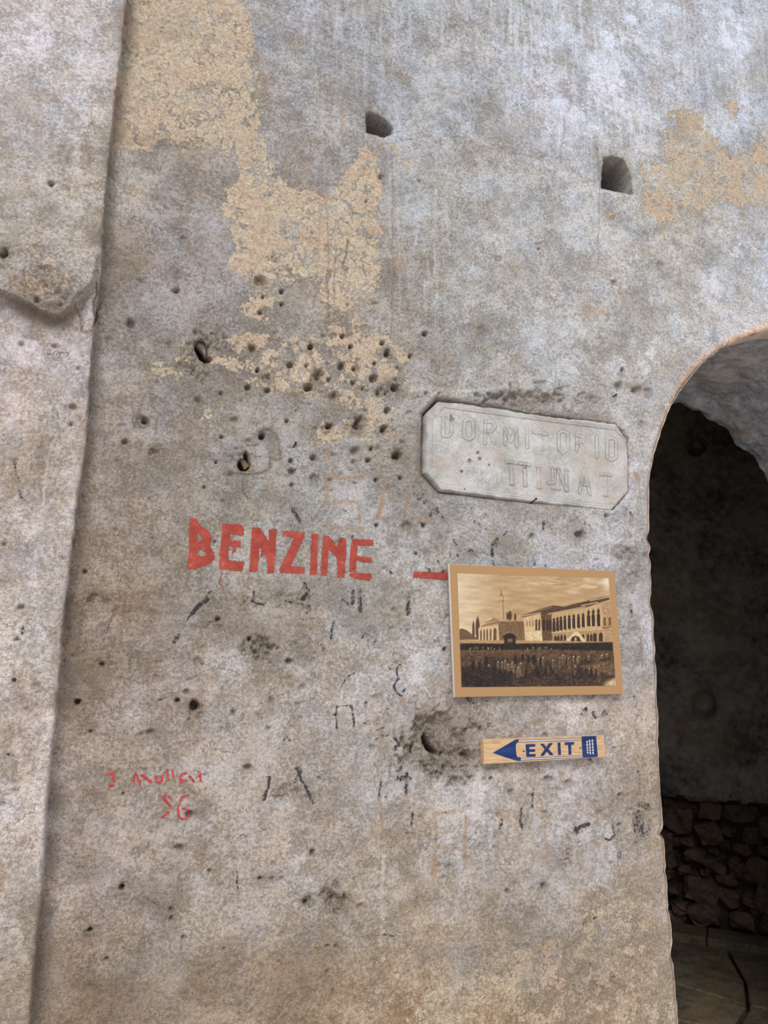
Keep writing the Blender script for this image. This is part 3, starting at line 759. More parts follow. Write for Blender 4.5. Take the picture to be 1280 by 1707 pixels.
d = ell(PX, PY, 437, 726, 5, 5); H -= .02 * smooth(1.3, .5, d); mk['hole_shade_dust'] = np.maximum(mk['hole_shade_dust'], .7 * smooth(1.2, .6, d))
# pocket for the carved plaque
PLQ = q([(52,165),(130,80),(600,145),(1112,210),(1185,295),(1196,590),(1105,704),(600,655),(138,594),(45,490)], 690, 640, 3.282)
dpl = sdf_poly(PX, PY, PLQ)
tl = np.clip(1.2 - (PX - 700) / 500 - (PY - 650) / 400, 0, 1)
pocket = smooth(-1.5, 3.5, dpl - 4.5 * (1 - tl) + 1.0 * n2)
H = H * (1 - pocket) - .030 * pocket
ew = smooth(-9, 0, dpl)
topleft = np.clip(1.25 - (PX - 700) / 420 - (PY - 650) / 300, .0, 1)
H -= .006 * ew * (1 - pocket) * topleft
mk['dirt_shade'] = np.maximum(mk['dirt_shade'], .80 * smooth(-9, -1, dpl + 3 * n1) * topleft)  # top and left groove: brown dirt with the groove's shade painted in
mk['flake'] *= smooth(8, 0, dpl)
# doorway edge: the plaster rounds off into the reveal
sd = opening_sd(X, Z)
H *= smooth(-.0, .07, sd) * .9 + .1
H -= .007 * smooth(.010, -.002, sd) ** 1.5
H = np.maximum(H, -.27)
for k in ('dirt_shade',):
    mk[k] *= (1 - .6 * smooth(.01, 0, sd))
edge = smooth(.030, .0, sd + .008 * n1) * smooth(AZ + .1, AZ + .45, Z)
tint[..., :3] = tint[..., :3] * (1 - edge[..., None]) + lin((214, 188, 165)) * edge[..., None]

def wall_h(x, z):
    i = np.clip(np.searchsorted(zs, z) - 1, 0, len(zs) - 2); j = np.clip(np.searchsorted(xs, x) - 1, 0, len(xs) - 2)
    fz = (z - zs[i]) / (zs[i + 1] - zs[i]); fx = (x - xs[j]) / (xs[j + 1] - xs[j])
    return (H[i, j] * (1 - fx) + H[i, j + 1] * fx) * (1 - fz) + (H[i + 1, j] * (1 - fx) + H[i + 1, j + 1] * fx) * fz

# drop the cells in the opening, pull the rim onto the curve
ins = sd < 0
XX, ZZ = X.copy(), Z.copy()
gz, gx = np.gradient(sd, zs, xs)
L0 = np.hypot(gx, gz) + 1e-9
cell = (np.abs(gx) * np.gradient(xs)[None] + np.abs(gz) * np.gradient(zs)[:, None]) / L0
near = (sd < 0) & (sd > -1.7 * cell) | ((sd > 0) & (sd < .35 * cell))
L = gx ** 2 + gz ** 2 + 1e-9
XX[near] -= (sd * gx / L)[near]; ZZ[near] -= (sd * gz / L)[near]
bad = (sd < -1.7 * cell)
keep = ~(bad[:-1, :-1] | bad[1:, :-1] | bad[:-1, 1:] | bad[1:, 1:])
keep &= ~(ins[:-1, :-1] & ins[1:, :-1] & ins[:-1, 1:] & ins[1:, 1:])
V = np.stack([XX, -H, ZZ], -1).reshape(-1, 3)
Fc = grid_faces(len(zs), len(xs), keep)
V, Fc, cols = compact(V, Fc, pack(tint, mk))
wall = mesh_np('wall_back', V, Fc, PLASTER, cols=cols)
tagit(wall, 'mottled grey and cream plaster wall pitted with holes, pierced by the arched doorway', kind='structure')
del V, Fc, cols

# ------------------------------------------------------------------ reveal of the doorway (jambs and arch soffit)
def reveal():
    zl = np.arange(-.03, AZ, .006)
    an = np.arange(math.pi, 0, -.009)
    zr = np.arange(AZ, -.03, -.02)
    cx = np.concatenate([jamb_x(zl), AX + (AR + arch_w(an)) * np.cos(an), np.full(len(zr), AX + AR)])
    cz = np.concatenate([zl, AZ + (AR + arch_w(an)) * np.sin(an), zr])
    nx = np.concatenate([np.full(len(zl), -1.), np.cos(an), np.full(len(zr), 1.)])
    nz = np.concatenate([np.zeros(len(zl)), np.sin(an), np.zeros(len(zr))])
    s = np.concatenate([zl, AZ + (math.pi - an) * AR, AZ + math.pi * AR + (AZ - zr)])
    ys = np.concatenate([np.linspace(.002, .085, 15), np.linspace(.09, THICK, 106)])
    S, Y = np.meshgrid(s, ys, indexing='ij')
    band = smooth(.092, .080, Y + .010 * fbm(S, Y, 12, 3, 77))
    up = smooth(AZ - .15, AZ + .2, np.minimum(S, 99))[:, :]
    off = -.001 + .030 * (1 - band) * up + (1 - band) * (.030 * fbm(S, Y, 5, 4, 301) + .014 * fbm(S, Y * .6, 22, 4, 311))
    off += band * .004 * fbm(S, Y, 30, 3, 321)
    end = smooth(THICK - .05, THICK, Y)
    off += end * (.012 + .03 * fbm(S, np.full_like(S, .5), 14, 3, 333))
    P = np.stack([cx[:, None] + nx[:, None] * off, Y, cz[:, None] + nz[:, None] * off], -1)
    # back face of the wall seen from inside the room: three rings running outward
    rings = []
    for r in (.15, .6, 2.2):
        rings.append(np.stack([P[:, -1, 0] + nx * r, np.full(len(s), THICK), P[:, -1, 2] + nz * r], -1))
    P = np.concatenate([P, np.stack(rings, 1)], 1)
    ns, ny = P.shape[:2]
    f = grid_faces(ns, ny)
    nb = 17
    V = P.reshape(-1, 3)
    col = f % ny
    front = (f[:, 0] % ny) < nb
    o1 = mesh_np('doorway_soffit', *compact(V, f[~front], {})[:2], ARCH_MAT)
    o2 = mesh_np('doorway_plaster_edge', *compact(V, f[front], {})[:2], BAND_MAT)
    tagit(o1, kind='structure'); tagit(o2, kind='structure')
    o1.parent = wall; o2.parent = wall
    del o1['kind'], o2['kind']
    o1['label'] = 'rough bluish grey stone underside of the arch'
    o2['label'] = 'thin peach plaster edge around the arch'


reveal()

# ------------------------------------------------------------------ projecting pier at the left
PIER_Y = -.036
PIER_EDGE = [(0,210),(80,202),(180,189),(300,179),(400,171),(480,166),(510,161),(545,157),(620,150),(700,146),(760,141),(860,125),(960,113),(1060,103),(1160,93),(1270,83),(1400,73),(1500,66),(1600,56),(1707,46)]
ex, ez = to_wall(np.array([p[1] for p in PIER_EDGE], float), np.array([p[0] for p in PIER_EDGE], float), PIER_Y)
order = np.argsort(ez)
def pier():
    z = axis(-.03, .74, 3.45, 5.4, .0029, .0036)
    xe = np.interp(z, ez[order], ex[order])
    xe = xe + .003 * fbm(z, z * 0, 14, 4, 411) + .0025 * fbm(z, z * 0, 60, 2, 413)
    uf = np.concatenate([np.linspace(-1.9, -.56, 40)[:-1], np.arange(-.56, -.0001, .003)])   # distance from the corner along the face
    uf = uf - uf[-1] - .006
    R = .006
    arc = np.linspace(0, math.pi / 2, 6)[1:]
    ret = np.linspace(.003, .062, 16)
    Zg = np.repeat(z[:, None], len(uf) + len(arc) + len(ret), 1)
    Xf = xe[:, None] + uf[None]
    Xa = xe[:, None] - R + R * np.sin(arc)[None]; Ya = PIER_Y + R - R * np.cos(arc)
    Xr = np.repeat(xe[:, None], len(ret), 1)
    Xg = np.concatenate([Xf, Xa, Xr + ret[None] * .0], 1)
    Yg = np.concatenate([np.full(Xf.shape, PIER_Y), np.repeat(Ya[None], len(z), 0), np.repeat((PIER_Y + R + ret)[None], len(z), 0)], 1)
    u = np.concatenate([uf, uf[-1] + R * arc, uf[-1] + R * math.pi / 2 + ret])
    U = np.repeat(u[None], len(z), 0)
    px, py = project(Xg, Yg, Zg)
    h, tint, m, a1, a2 = survey(px, py, U + 5, Zg, pier=True)
    # above the break the pier is fuller and overhangs
    brk = sdf_poly(px, py, [(-1500,-400),(165,-400),(172,400),(160,475),(135,505),(118,527),(100,540),(70,532),(40,516),(10,500),(-300,440),(-1500,430)]) + 5 * a1
    bul = smooth(-1, 7, brk) * (1 - smooth(330, 500, py) * 0 ) * smooth(300, 520, py)
    h += .026 * bul
    rgh = smooth(0, 14, brk) * smooth(395, 450, py + 20 * a1) * smooth(150, 110, px + 0 * py)
    h += rgh * (.009 * a1 + .004 * a2)
    m['rough'] = np.maximum(m['rough'], .38 * rgh)
    hard = sdf_poly(px, py, [(138,500),(163,485),(158,548),(140,555),(135,530)]); h += .004 * smooth(-1, 3, hard)
    nxx = np.concatenate([np.zeros(len(uf)), np.sin(arc), np.ones(len(ret))]); nyy = np.concatenate([-np.ones(len(uf)), -np.cos(arc), np.zeros(len(ret))])
    cut = np.concatenate([np.ones(len(uf)), np.linspace(1, .5, len(arc)), np.full(len(ret), .5)])
    V = np.stack([Xg + h * cut * nxx, Yg + h * cut * nyy, Zg], -1).reshape(-1, 3)
    # slightly lighter arris, slightly darker return face
    ar = np.exp(-((U + .004) / .010) ** 2)
    tint[..., :3] *= (1 + .06 * ar[..., None])
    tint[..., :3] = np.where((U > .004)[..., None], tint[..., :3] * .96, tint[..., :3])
    o = mesh_np('wall_left', V, grid_faces(len(z), len(u)), PLASTER, cols=pack(tint, m))
    tagit(o, 'pale lime-washed wall pier projecting at the left, broken ledge halfway up', kind='structure')


pier()

# ------------------------------------------------------------------ lettering painted on the plaster (thin paint skins that follow the wall)
def paint_mat(name, rgb, wear=.5):
    t = NT(name)
    a = lin(rgb)
    nz = t.noise(30, 5, .6); n2 = t.noise(160, 4, .7, off=4); n3 = t.noise(420, 2, .6, off=8)
    col = t.mix(t.step(nz, .35, .65), tuple(a * .80), tuple(a * 1.12))
    worn = t.step(t.math('ADD', t.math('MULTIPLY', nz, .35), t.math('MULTIPLY', n2, .65)), .545 + (1 - wear) * .1, .60 + (1 - wear) * .1)
    col = t.mix(t.math('MULTIPLY', worn, .75), col, (.44, .38, .34))
    col = t.mix(1.0, col, t.gray(t.step(n3, .3, .7, .9, 1.08)), 'MULTIPLY')
    t.color(col); t.bump(t.math('ADD', n2, t.math('MULTIPLY', n3, .3)), .0012)
    t.b.inputs['Roughness'].default_value = .8
    return t.m


RED = paint_mat('brick_red_paint', (170, 74, 62))
RED2 = paint_mat('faded_red_paint', (190, 66, 74), .9)


def skin(name, mat, polys=(), holes=(), lines=(), cell=.7, rag=1.2, label=None, lift=.0009):
    pts = [p for pl in polys for p in pl] + [p for ln, w in lines for p in ln]
    pw = max([w for _, w in lines] + [2])
    x0, x1 = min(p[0] for p in pts) - pw, max(p[0] for p in pts) + pw
    y0, y1 = min(p[1] for p in pts) - pw, max(p[1] for p in pts) + pw
    gx, gy = np.meshgrid(np.arange(x0, x1, cell), np.arange(y0, y1, cell))
    sx, sz = to_wall(gx, gy)
    wob = rag * (fbm(sx, sz, 90, 3, 601) + .7 * fbm(sx, sz, 260, 2, 611))
    d = np.full(gx.shape, -1e9)
    for pl in polys: d = np.maximum(d, sdf_poly(gx, gy, pl))
    for ln, w in lines: d = np.maximum(d, sdf_line(gx, gy, ln, w))
    for pl in holes: d = np.minimum(d, -sdf_poly(gx, gy, pl))
    d = d + wob
    ok = d > 0
    k = ok[:-1, :-1] & ok[1:, :-1] & ok[:-1, 1:] & ok[1:, 1:]
    hh = wall_h(sx, sz)
    V = np.stack([sx, -hh - lift, sz], -1).reshape(-1, 3)
    f = grid_faces(gx.shape[0], gx.shape[1], k)[:, ::-1]
    V, f, _ = compact(V, f, {})
    o = mesh_np(name, V, f, mat, parent=wall)
    if label: o['label'] = label
    return o


def Q(pts): return q(pts, 300, 850, 3.765)
B = dict(cell=.85)
skin('painted_letter', RED, [Q([(60,52),(105,52),(125,90),(180,135),(198,170),(195,235),(218,262),(222,300),(200,330),(150,355),(95,375),(42,370),(48,330),(55,250),(55,140)])],
     [Q([(112,150),(135,165),(138,185),(112,200)]), Q([(108,274),(130,250),(158,265),(156,285),(135,288),(112,282)])], label='red painted letter B', **B)
skin('painted_letter', RED, [Q([(262,85),(385,92),(400,110),(397,160),(318,158),(316,185),(380,195),(380,238),(305,232),(302,312),(403,325),(395,388),(240,372),(245,250),(258,200)])],
     lines=[(Q([(252,372),(262,395),(258,425),(245,462),(268,480),(270,502)]), 2.4), (Q([(322,372),(302,400),(300,440)]), 1.6), (Q([(340,235),(330,275)]), 3), (Q([(350,240),(345,262)]), 3), (Q([(300,385),(285,410)]), 1.6)], label='red painted letter E with drips', **B)
skin('painted_letter', RED, [Q([(452,108),(502,110),(555,195),(555,118),(605,122),(602,250),(590,398),(545,400),(540,300),(500,240),(495,300),(485,390),(430,390),(440,250)])], lines=[(Q([(512,250),(510,292)]), 3), (Q([(525,260),(520,285)]), 2)], label='red painted letter N', **B)
skin('painted_letter', RED, [Q([(642,132),(782,140),(780,175),(735,260),(700,350),(785,360),(778,402),(622,395),(620,370),(660,290),(712,178),(640,168)])], label='red painted letter Z', **B)
skin('painted_letter', RED, [Q([(825,148),(868,150),(865,250),(860,410),(812,412),(818,250)])], label='red painted letter I', **B)
skin('painted_letter', RED, [Q([(898,158),(940,162),(985,230),(1005,172),(1045,172),(1045,260),(1035,425),(985,425),(985,310),(935,250),(925,415),(882,412),(888,250)])], label='second red painted letter N', **B)
skin('painted_letter', RED, [Q([(1078,180),(1215,188),(1215,225),(1115,225),(1112,285),(1208,295),(1205,335),(1112,320),(1110,385),(1062,388),(1068,280)]),
     Q([(1065,400),(1110,390),(1200,398),(1215,420),(1195,442),(1110,438),(1062,415)])], label='final red painted letter E', **B)
skin('painted_dash', RED, [[(688,952),(760,953.5),(760,968),(740,967),(688,963)]], label='short red painted bar beside the picture', **B)


def S(pts): return q(pts, 160, 1270, 6.4)
scr = [
 [(S([(115,128),(185,122)]), 3.6), (S([(186,120),(190,205)]), 3.6), (S([(140,258),(180,252)]), 4.2)],
 [(S([(402,220),(405,150)]), 3.4), (S([(405,150),(425,120)]), 2.4), (S([(425,120),(470,240)]), 3), (S([(470,230),(478,190)]), 2), (S([(492,145),(580,210)]), 4)],
 [(S([(638,155),(650,215),(680,222),(705,195),(705,155)]), 3.2)],
 [(S([(758,85),(770,195)]), 3.2)], [(S([(812,90),(828,165)]), 2.8)],
 [(S([(965,125),(930,125)]), 2.8), (S([(925,130),(890,165),(915,215),(975,195)]), 3.2), (S([(995,150),(1045,210)]), 3.8)],
 [(S([(1102,110),(1118,212)]), 3.2)],
 [(S([(735,355),(720,390),(790,470)]), 3.4), (S([(775,370),(800,395)]), 3), (S([(765,540),(710,590)]), 3.4)],
 [(S([(985,355),(910,380),(870,500),(885,590),(940,620),(990,590),(990,520),(925,500)]), 2.8)],
]
scr = [[(p, w * 1.22) for p, w in ln] for ln in scr]
for ln in scr:
    skin('scrawled_letter', RED2, lines=ln, cell=.5, rag=1.6)

# ------------------------------------------------------------------ floors
def slab_box(name, poly, z0, z1, mat, parent=None, bev=.012):
    """flat irregular slab with a chamfered top"""
    poly = [np.array(p, float) for p in poly]
    c = sum(poly) / len(poly)
    n = len(poly)
    inner = [p + (c - p) * min(.45, bev / (np.linalg.norm(c - p) + 1e-6)) for p in poly]
    v = [(*p, z0) for p in poly] + [(*p, z1 - bev * .6) for p in poly] + [(*p, z1) for p in inner]
    f = [tuple(range(n - 1, -1, -1)), tuple(range(2 * n, 3 * n))]
    for i in range(n):
        j = (i + 1) % n
        f += [(i, j, n + j, n + i), (n + i, n + j, 2 * n + j, 2 * n + i)]
    return mesh_np(name, v, f, mat, parent, smoothing=False)


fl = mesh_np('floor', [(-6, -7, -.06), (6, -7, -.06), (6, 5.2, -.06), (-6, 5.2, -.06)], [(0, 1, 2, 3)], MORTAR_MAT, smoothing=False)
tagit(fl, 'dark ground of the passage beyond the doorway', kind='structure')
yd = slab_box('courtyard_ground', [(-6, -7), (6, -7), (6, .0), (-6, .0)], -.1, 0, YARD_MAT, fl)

# passage beyond: its far wall runs diagonally towards the viewer on the right
bx, by = to_floor(np.array([1110., 1280.]), np.array([1545., 1572.]))
p1 = np.array([bx[0], by[0]]); p2 = np.array([bx[1], by[1]])
dv = nrm(p2 - p1); nv = np.array([-dv[1], dv[0]])
if nv.dot(np.array([0, -1.5]) - p1) < 0: nv = -nv          # towards the viewer
PA = p1 - dv * 1.9; PB = p1 + dv * 2.6


def passage():
    L_ = 4.5
    u = np.arange(0, L_ + .01, .016); z = np.arange(-.06, 4.0, .016)
    U, Zp = np.meshgrid(u, z)
    hh = .05 * fbm(U, Zp, 1.2, 4, 701) + .02 * fbm(U, Zp, 6, 3, 711)
    # low recess where the facing has fallen from the rubble
    rec = smooth(.78, .68, Zp + .06 * fbm(U, Zp, 3, 3, 721))
    hh -= .10 * rec
    for (cx_, cy_, r_, dd) in ((1172, 1172, 18, .12), (1160, 742, 12, .10), (1125, 1230, 12, .05), (1240, 1260, 16, .05)):
        r = ray(float(cx_), float(cy_)); o = CAM[:2]
        A = np.array([[r[0], -dv[0]], [r[1], -dv[1]]]); tt = np.linalg.solve(A, PA - o)
        uu, zz = tt[1], EYE + r[2] * tt[0]
        hh -= dd * smooth(1.2, .5, np.hypot((U - uu) / (r_ * .0042), (Zp - zz) / (r_ * .0050)) + .5 * fbm(U, Zp, 9, 3, 731))
    P = np.stack([PA[0] + dv[0] * U + nv[0] * hh, PA[1] + dv[1] * U + nv[1] * hh, Zp], -1)
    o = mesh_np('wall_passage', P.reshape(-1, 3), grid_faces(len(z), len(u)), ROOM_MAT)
    o.data.materials.append(MORTAR_MAT)
    zc_ = (Zp[:-1, :-1] + .10 * fbm(U[:-1, :-1], Zp[:-1, :-1], 7, 3, 741)) < .74
    o.data.polygons.foreach_set('material_index', zc_.ravel().astype(np.int32))
    tagit(o, 'dark plaster wall of the passage with exposed rubble at its foot', kind='structure')
    # rubble stones bedded in the recess
    rr = np.random.RandomState(11)
    protos = []
    for k in range(7):
        protos.append(stone_mesh(rr))
    placed = []
    tries = 0
    while len(placed) < 210 and tries < 6500:
        tries += 1
        big = tries < 1100
        hw = rr.uniform(.055, .12) if big else rr.uniform(.025, .06)
        hh_ = hw * rr.uniform(.55, .95)
        cu, cz = rr.uniform(.75, 3.1), rr.uniform(.03, .70)
        if any(abs(cu - a) < .93 * (hw + c) and abs(cz - b) < .90 * (hh_ + d_) for a, b, c, d_ in placed): continue
        placed.append((cu, cz, hw, hh_))
        s = bpy.data.objects.new('stone', protos[rr.randint(7)]); SC.collection.objects.link(s)
        s.parent = o
        off = -.080 + rr.uniform(-.03, .04)
        s.location = (PA[0] + dv[0] * cu + nv[0] * off, PA[1] + dv[1] * cu + nv[1] * off, cz)
        s.rotation_euler = (rr.uniform(-.2, .2), rr.uniform(-.35, .35), math.atan2(dv[1], dv[0]) + rr.uniform(-.25, .25))
        s.scale = (hw, .09, hh_)
    return o


def stone_mesh(rr):
    """rough block of about unit half-size"""
    import bmesh
    bm = bmesh.new()
    bmesh.ops.create_cube(bm, size=2.0)
    bmesh.ops.subdivide_edges(bm, edges=bm.edges[:], cuts=2, use_grid_fill=True)
    seed = rr.uniform(0, 50, 3)
    for v in bm.verts:
        n = v.co.length
        k = .86 + .14 * (1.0 / max(abs(v.co.x), abs(v.co.y), abs(v.co.z), .01))
        sph = v.co / n * 1.18
        v.co = v.co.lerp(sph, .45 + .1 * math.sin(seed[0]))
        v.co += Vector((math.sin(seed[0] + v.co.y * 3.1 + v.co.z * 2), math.sin(seed[1] + v.co.x * 2.7 + v.co.z * 3.3), math.sin(seed[2] + v.co.x * 3.7 + v.co.y * 1.9))) * .15
    me = bpy.data.meshes.new('stone'); bm.to_mesh(me); bm.free()
    me.materials.append(STONE_MAT)
    return me


passage()

# kerb at the foot of the wall and irregular flagstones
def sheet(name, poly, z0, z1, mat=ROOM_MAT, label=None):
    v = [(*p, z0) for p in poly] + [(*p, z1) for p in poly]
    n = len(poly)
    o = mesh_np(name, v, [(i, i + 1, n + i + 1, n + i) for i in range(n - 1)], mat, smoothing=False)
    tagit(o, label, kind='structure'); return o


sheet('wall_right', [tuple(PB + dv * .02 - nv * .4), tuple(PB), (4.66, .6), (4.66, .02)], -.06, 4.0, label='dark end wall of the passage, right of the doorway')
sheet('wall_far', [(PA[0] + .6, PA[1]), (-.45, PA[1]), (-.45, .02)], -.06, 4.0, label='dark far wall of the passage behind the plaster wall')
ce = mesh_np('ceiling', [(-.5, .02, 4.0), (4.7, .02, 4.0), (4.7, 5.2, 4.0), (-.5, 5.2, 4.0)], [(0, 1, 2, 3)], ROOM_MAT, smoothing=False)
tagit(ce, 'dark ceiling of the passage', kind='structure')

rr = np.random.RandomState(21)
def local(u, w):     # u along the diagonal wall, w out from it
    return PA + dv * u + nv * w
# kerb stones
u = 1.0
while u < 3.6:
    w = rr.uniform(.5, .9)
    slab_box('kerb_stone', [local(u + .004, .0), local(u + w - .004, .0), local(u + w - .004, .19), local(u + .004, .19)], -.06, .035, SLAB_MAT, fl, .008)
    u += w
# flagstones: jittered grid
NU, NW = 8, 7
pu = np.linspace(.6, 4.0, NU + 1)[:, None] + rr.uniform(-.13, .13, (NU + 1, NW + 1))
pw = np.linspace(.21, 2.6, NW + 1)[None] + rr.uniform(-.10, .10, (NU + 1, NW + 1)); pw[:, 0] = .21
for i in range(NU):
    for j in range(NW):
        c4 = [local(pu[a, b], pw[a, b]) for a, b in ((i, j), (i + 1, j), (i + 1, j + 1), (i, j + 1))]
        if min(p[1] for p in c4) < .05 or max(p[0] for p in c4) > 4.5 or min(p[0] for p in c4) < .4: continue
        c = sum(c4) / 4
        c4 = [p + (c - p) * .035 for p in c4]
        slab_box('flagstone', c4, -.06, rr.uniform(-.004, .012), SLAB_MAT, fl, .012)

# ------------------------------------------------------------------ carved plaque
def plaque():
    t = NT('limewashed_carved_stone')
    _, grime_shade, _, _, _ = t.attr('carve')
    nA = t.noise(16, 6, .6); nC = t.noise(150, 4, .7, off=3); nD = t.noise(480, 2, .6, off=6)
    col = t.mix(t.step(t.math('ADD', t.math('MULTIPLY', nA, .6), t.math('MULTIPLY', nC, .4)), .38, .62), (.38, .362, .335), (.60, .59, .57))
    col = t.mix(t.math('MULTIPLY', t.step(t.noise(11, 5, .6, off=15), .50, .62), .4), col, (.50, .40, .33))
    gf = t.math('MULTIPLY', grime_shade, t.step(nC, .30, .58))
    col = t.mix(gf, col, (.155, .13, .105))  # groove dirt, also painting the crease shade the low relief lacks
    sp = t.step(t.noise(80, 5, .75, off=22), .66, .70)
    col = t.mix(t.math('MULTIPLY', sp, .6), col, (.20, .17, .14))
    col = t.mix(1.0, col, t.gray(t.step(nD, .28, .72, .88, 1.10)), 'MULTIPLY')
    t.color(col)
    t.bump(t.math('ADD', nC, t.math('MULTIPLY', nD, .3)), .0012)
    root = empty('carved_plaque', (.40, -.004, 1.95))
    gx, gy = np.meshgrid(np.arange(704, 1056, .62), np.arange(660, 858, .62))
    P3 = lambda pts: q(pts, 690, 640, 3.282)
    d = sdf_poly(gx, gy, P3([(62,170),(134,86),(600,150),(1108,216),(1176,298),(1188,588),(1098,696),(600,648),(142,586),(54,486)]))
    sx, sz = to_wall(gx, gy, -.004)
    nn = fbm(sx, sz, 70, 3, 801)
    d = d + 3.2 * fbm(sx, sz, 22, 3, 803)
    inner = sdf_poly(gx, gy, P3([(103,195),(163,132),(600,190),(1105,252),(1160,305),(1165,590),(1104,664),(600,612),(152,550),(100,470)])) + .8 * nn
    # rim: rounded roll, a fine line, then the sunk panel
    h = -.009 * (1 - smooth(0, 5, d + nn)) ** 2 - .0018 * smooth(-2, 1.6, inner)
    line = np.exp(-((inner + 3.5) / 1.1) ** 2) * .8 + np.exp(-(inner / 1.2) ** 2)
    h -= .0009 * line
    grime_shade = .32 * line * smooth(-.3, .5, nn + .35)
    strokes = [
     [(160,172),(160,285),(190,285),(207,265),(207,195),(190,172),(150,172)],
     [(275,210),(275,290),(300,305),(325,290),(325,205),(300,190),(275,205)],
     [(390,205),(390,325)],[(390,207),(430,205),(445,230),(430,255),(395,262)],[(410,262),(432,300),(440,325)],
     [(500,245),(500,330)],[(500,248),(530,315),(560,240)],[(560,240),(562,340)],
     [(620,230),(620,348)],[(655,262),(728,275)],[(692,270),(694,360)],
     [(795,268),(795,355),(820,375),(845,355),(845,270),(820,255),(795,266)],
     [(895,278),(895,362)],[(895,280),(930,288),(930,315),(897,322)],[(912,325),(938,368)],
     [(1003,285),(1005,398)],
     [(1060,305),(1062,400),(1085,415),(1110,400),(1110,305),(1085,292),(1060,303)],
     [(225,400),(235,480)],[(235,480),(258,430)],[(360,470),(362,560)],[(362,515),(400,480)],[(362,515),(405,565)],[(445,480),(447,560)],
     [(505,425),(560,432)],[(530,430),(538,548)],[(580,435),(632,442)],[(606,440),(612,555)],
     [(683,452),(686,566)],[(760,460),(765,572)],[(735,540),(765,540)],
     [(790,462),(792,575)],[(790,462),(838,582)],[(836,470),(838,582)],
     [(912,590),(935,462),(968,598)],[(922,545),(955,550)],[(1030,492),(1080,497)],[(1055,495),(1056,608)],
    ]
    faint = {17,18,19,20,21,22}
    for i, s in enumerate(strokes):
        ds = sdf_line(gx, gy, P3(s), 5.2) + .7 * nn
        k = .35 if i in faint else 1.0
        h += .0009 * k * smooth(-1.1, 1.1, ds)
        grime_shade = np.maximum(grime_shade, (.85 if s[0][1] < 400 else .95) * k * np.exp(-((ds + .2) / .75) ** 2) * smooth(-.35, .35, fbm(sx, sz, 22, 3, 811 + i) + .30))
        # serifs
        if len(s) == 2 and abs(s[0][0] - s[1][0]) < 12 and s[0][1] > 400 and i not in faint:
            for e in s:
                dd = sdf_line(gx, gy, P3([(e[0] - 14, e[1]), (e[0] + 14, e[1] + 3)]), 2.0) + .5 * nn
                h += .0008 * smooth(-1, 1, dd); grime_shade = np.maximum(grime_shade, .5 * np.exp(-(dd / 1.0) ** 2))
    for (x, y, r) in ((783,768,4),(797,755,3.5),(800,765,4),(770,786,3),(816,775,2.2),(876,780,2),(775,815,1.8),(754,700,5),(752,694,3)):
        dd = ell(gx, gy, x, y, r, r) + .3 * nn
        h -= .003 * smooth(1.2, .3, dd); grime_shade = np.maximum(grime_shade, .9 * smooth(1.15, .6, dd))
    grime_shade = np.maximum(grime_shade, .55 * smooth(9, 0, d + 5 * nn) * smooth(1000, 760, gx))
    h += .0014 * fbm(sx, sz, 14, 4, 821) + .0006 * nn
    h += .001 - .0035 * smooth(860, 1040, gx) - .0020 * smooth(740, 850, gy)
    V = np.stack([sx, -.004 - h - .0 * sx, sz], -1)
    keep = (d > -.6); kk = keep[:-1, :-1] & keep[1:, :-1] & keep[:-1, 1:] & keep[1:, 1:]
    # skirt: push the outermost vertices back into the pocket
    V[..., 1] += .020 * smooth(.9, -.4, d)
    f = grid_faces(gx.shape[0], gx.shape[1], kk)[:, ::-1]
    g = np.stack([grime_shade] * 3 + [np.ones_like(grime_shade)], -1).reshape(-1, 4)
    V, f, c = compact(V.reshape(-1, 3), f, {'carve': g})
    o = mesh_np('stone_panel', V, f, t.m, cols=c)
    child(o, root)
    tagit(root, 'whitewashed octagonal-cornered stone plaque with worn carved capitals, set in the wall above the picture', 'plaque')


plaque()

# ------------------------------------------------------------------ framed picture board
def board_between(name, quad, y_front, y_back, mat, bev=.0008):
    """flat board whose front corners lie on plane y_front at the surveyed pixels"""
    qx, qz = to_wall(np.array([p[0] for p in quad], float), np.array([p[1] for p in quad], float), y_front)
    n = len(qx); c = np.array([qx.mean(), qz.mean()])
    v = []
    for k, (yy, sh) in enumerate(((y_front, bev), (y_front + bev, 0), (y_back, 0))):
        for a, b in zip(qx, qz):
            dd = c - np.array([a, b]); dd /= np.linalg.norm(dd)
            v.append((a + dd[0] * sh * 1.4, yy, b + dd[1] * sh * 1.4))
    f = [tuple(range(n)), tuple(range(3 * n - 1, 2 * n - 1, -1))]
    for r in range(2):
        for i in range(n):
            j = (i + 1) % n
            f.append((r * n + i, (r + 1) * n + i, (r + 1) * n + j, r * n + j))
    return mesh_np(name, v, f, mat, smoothing=False)


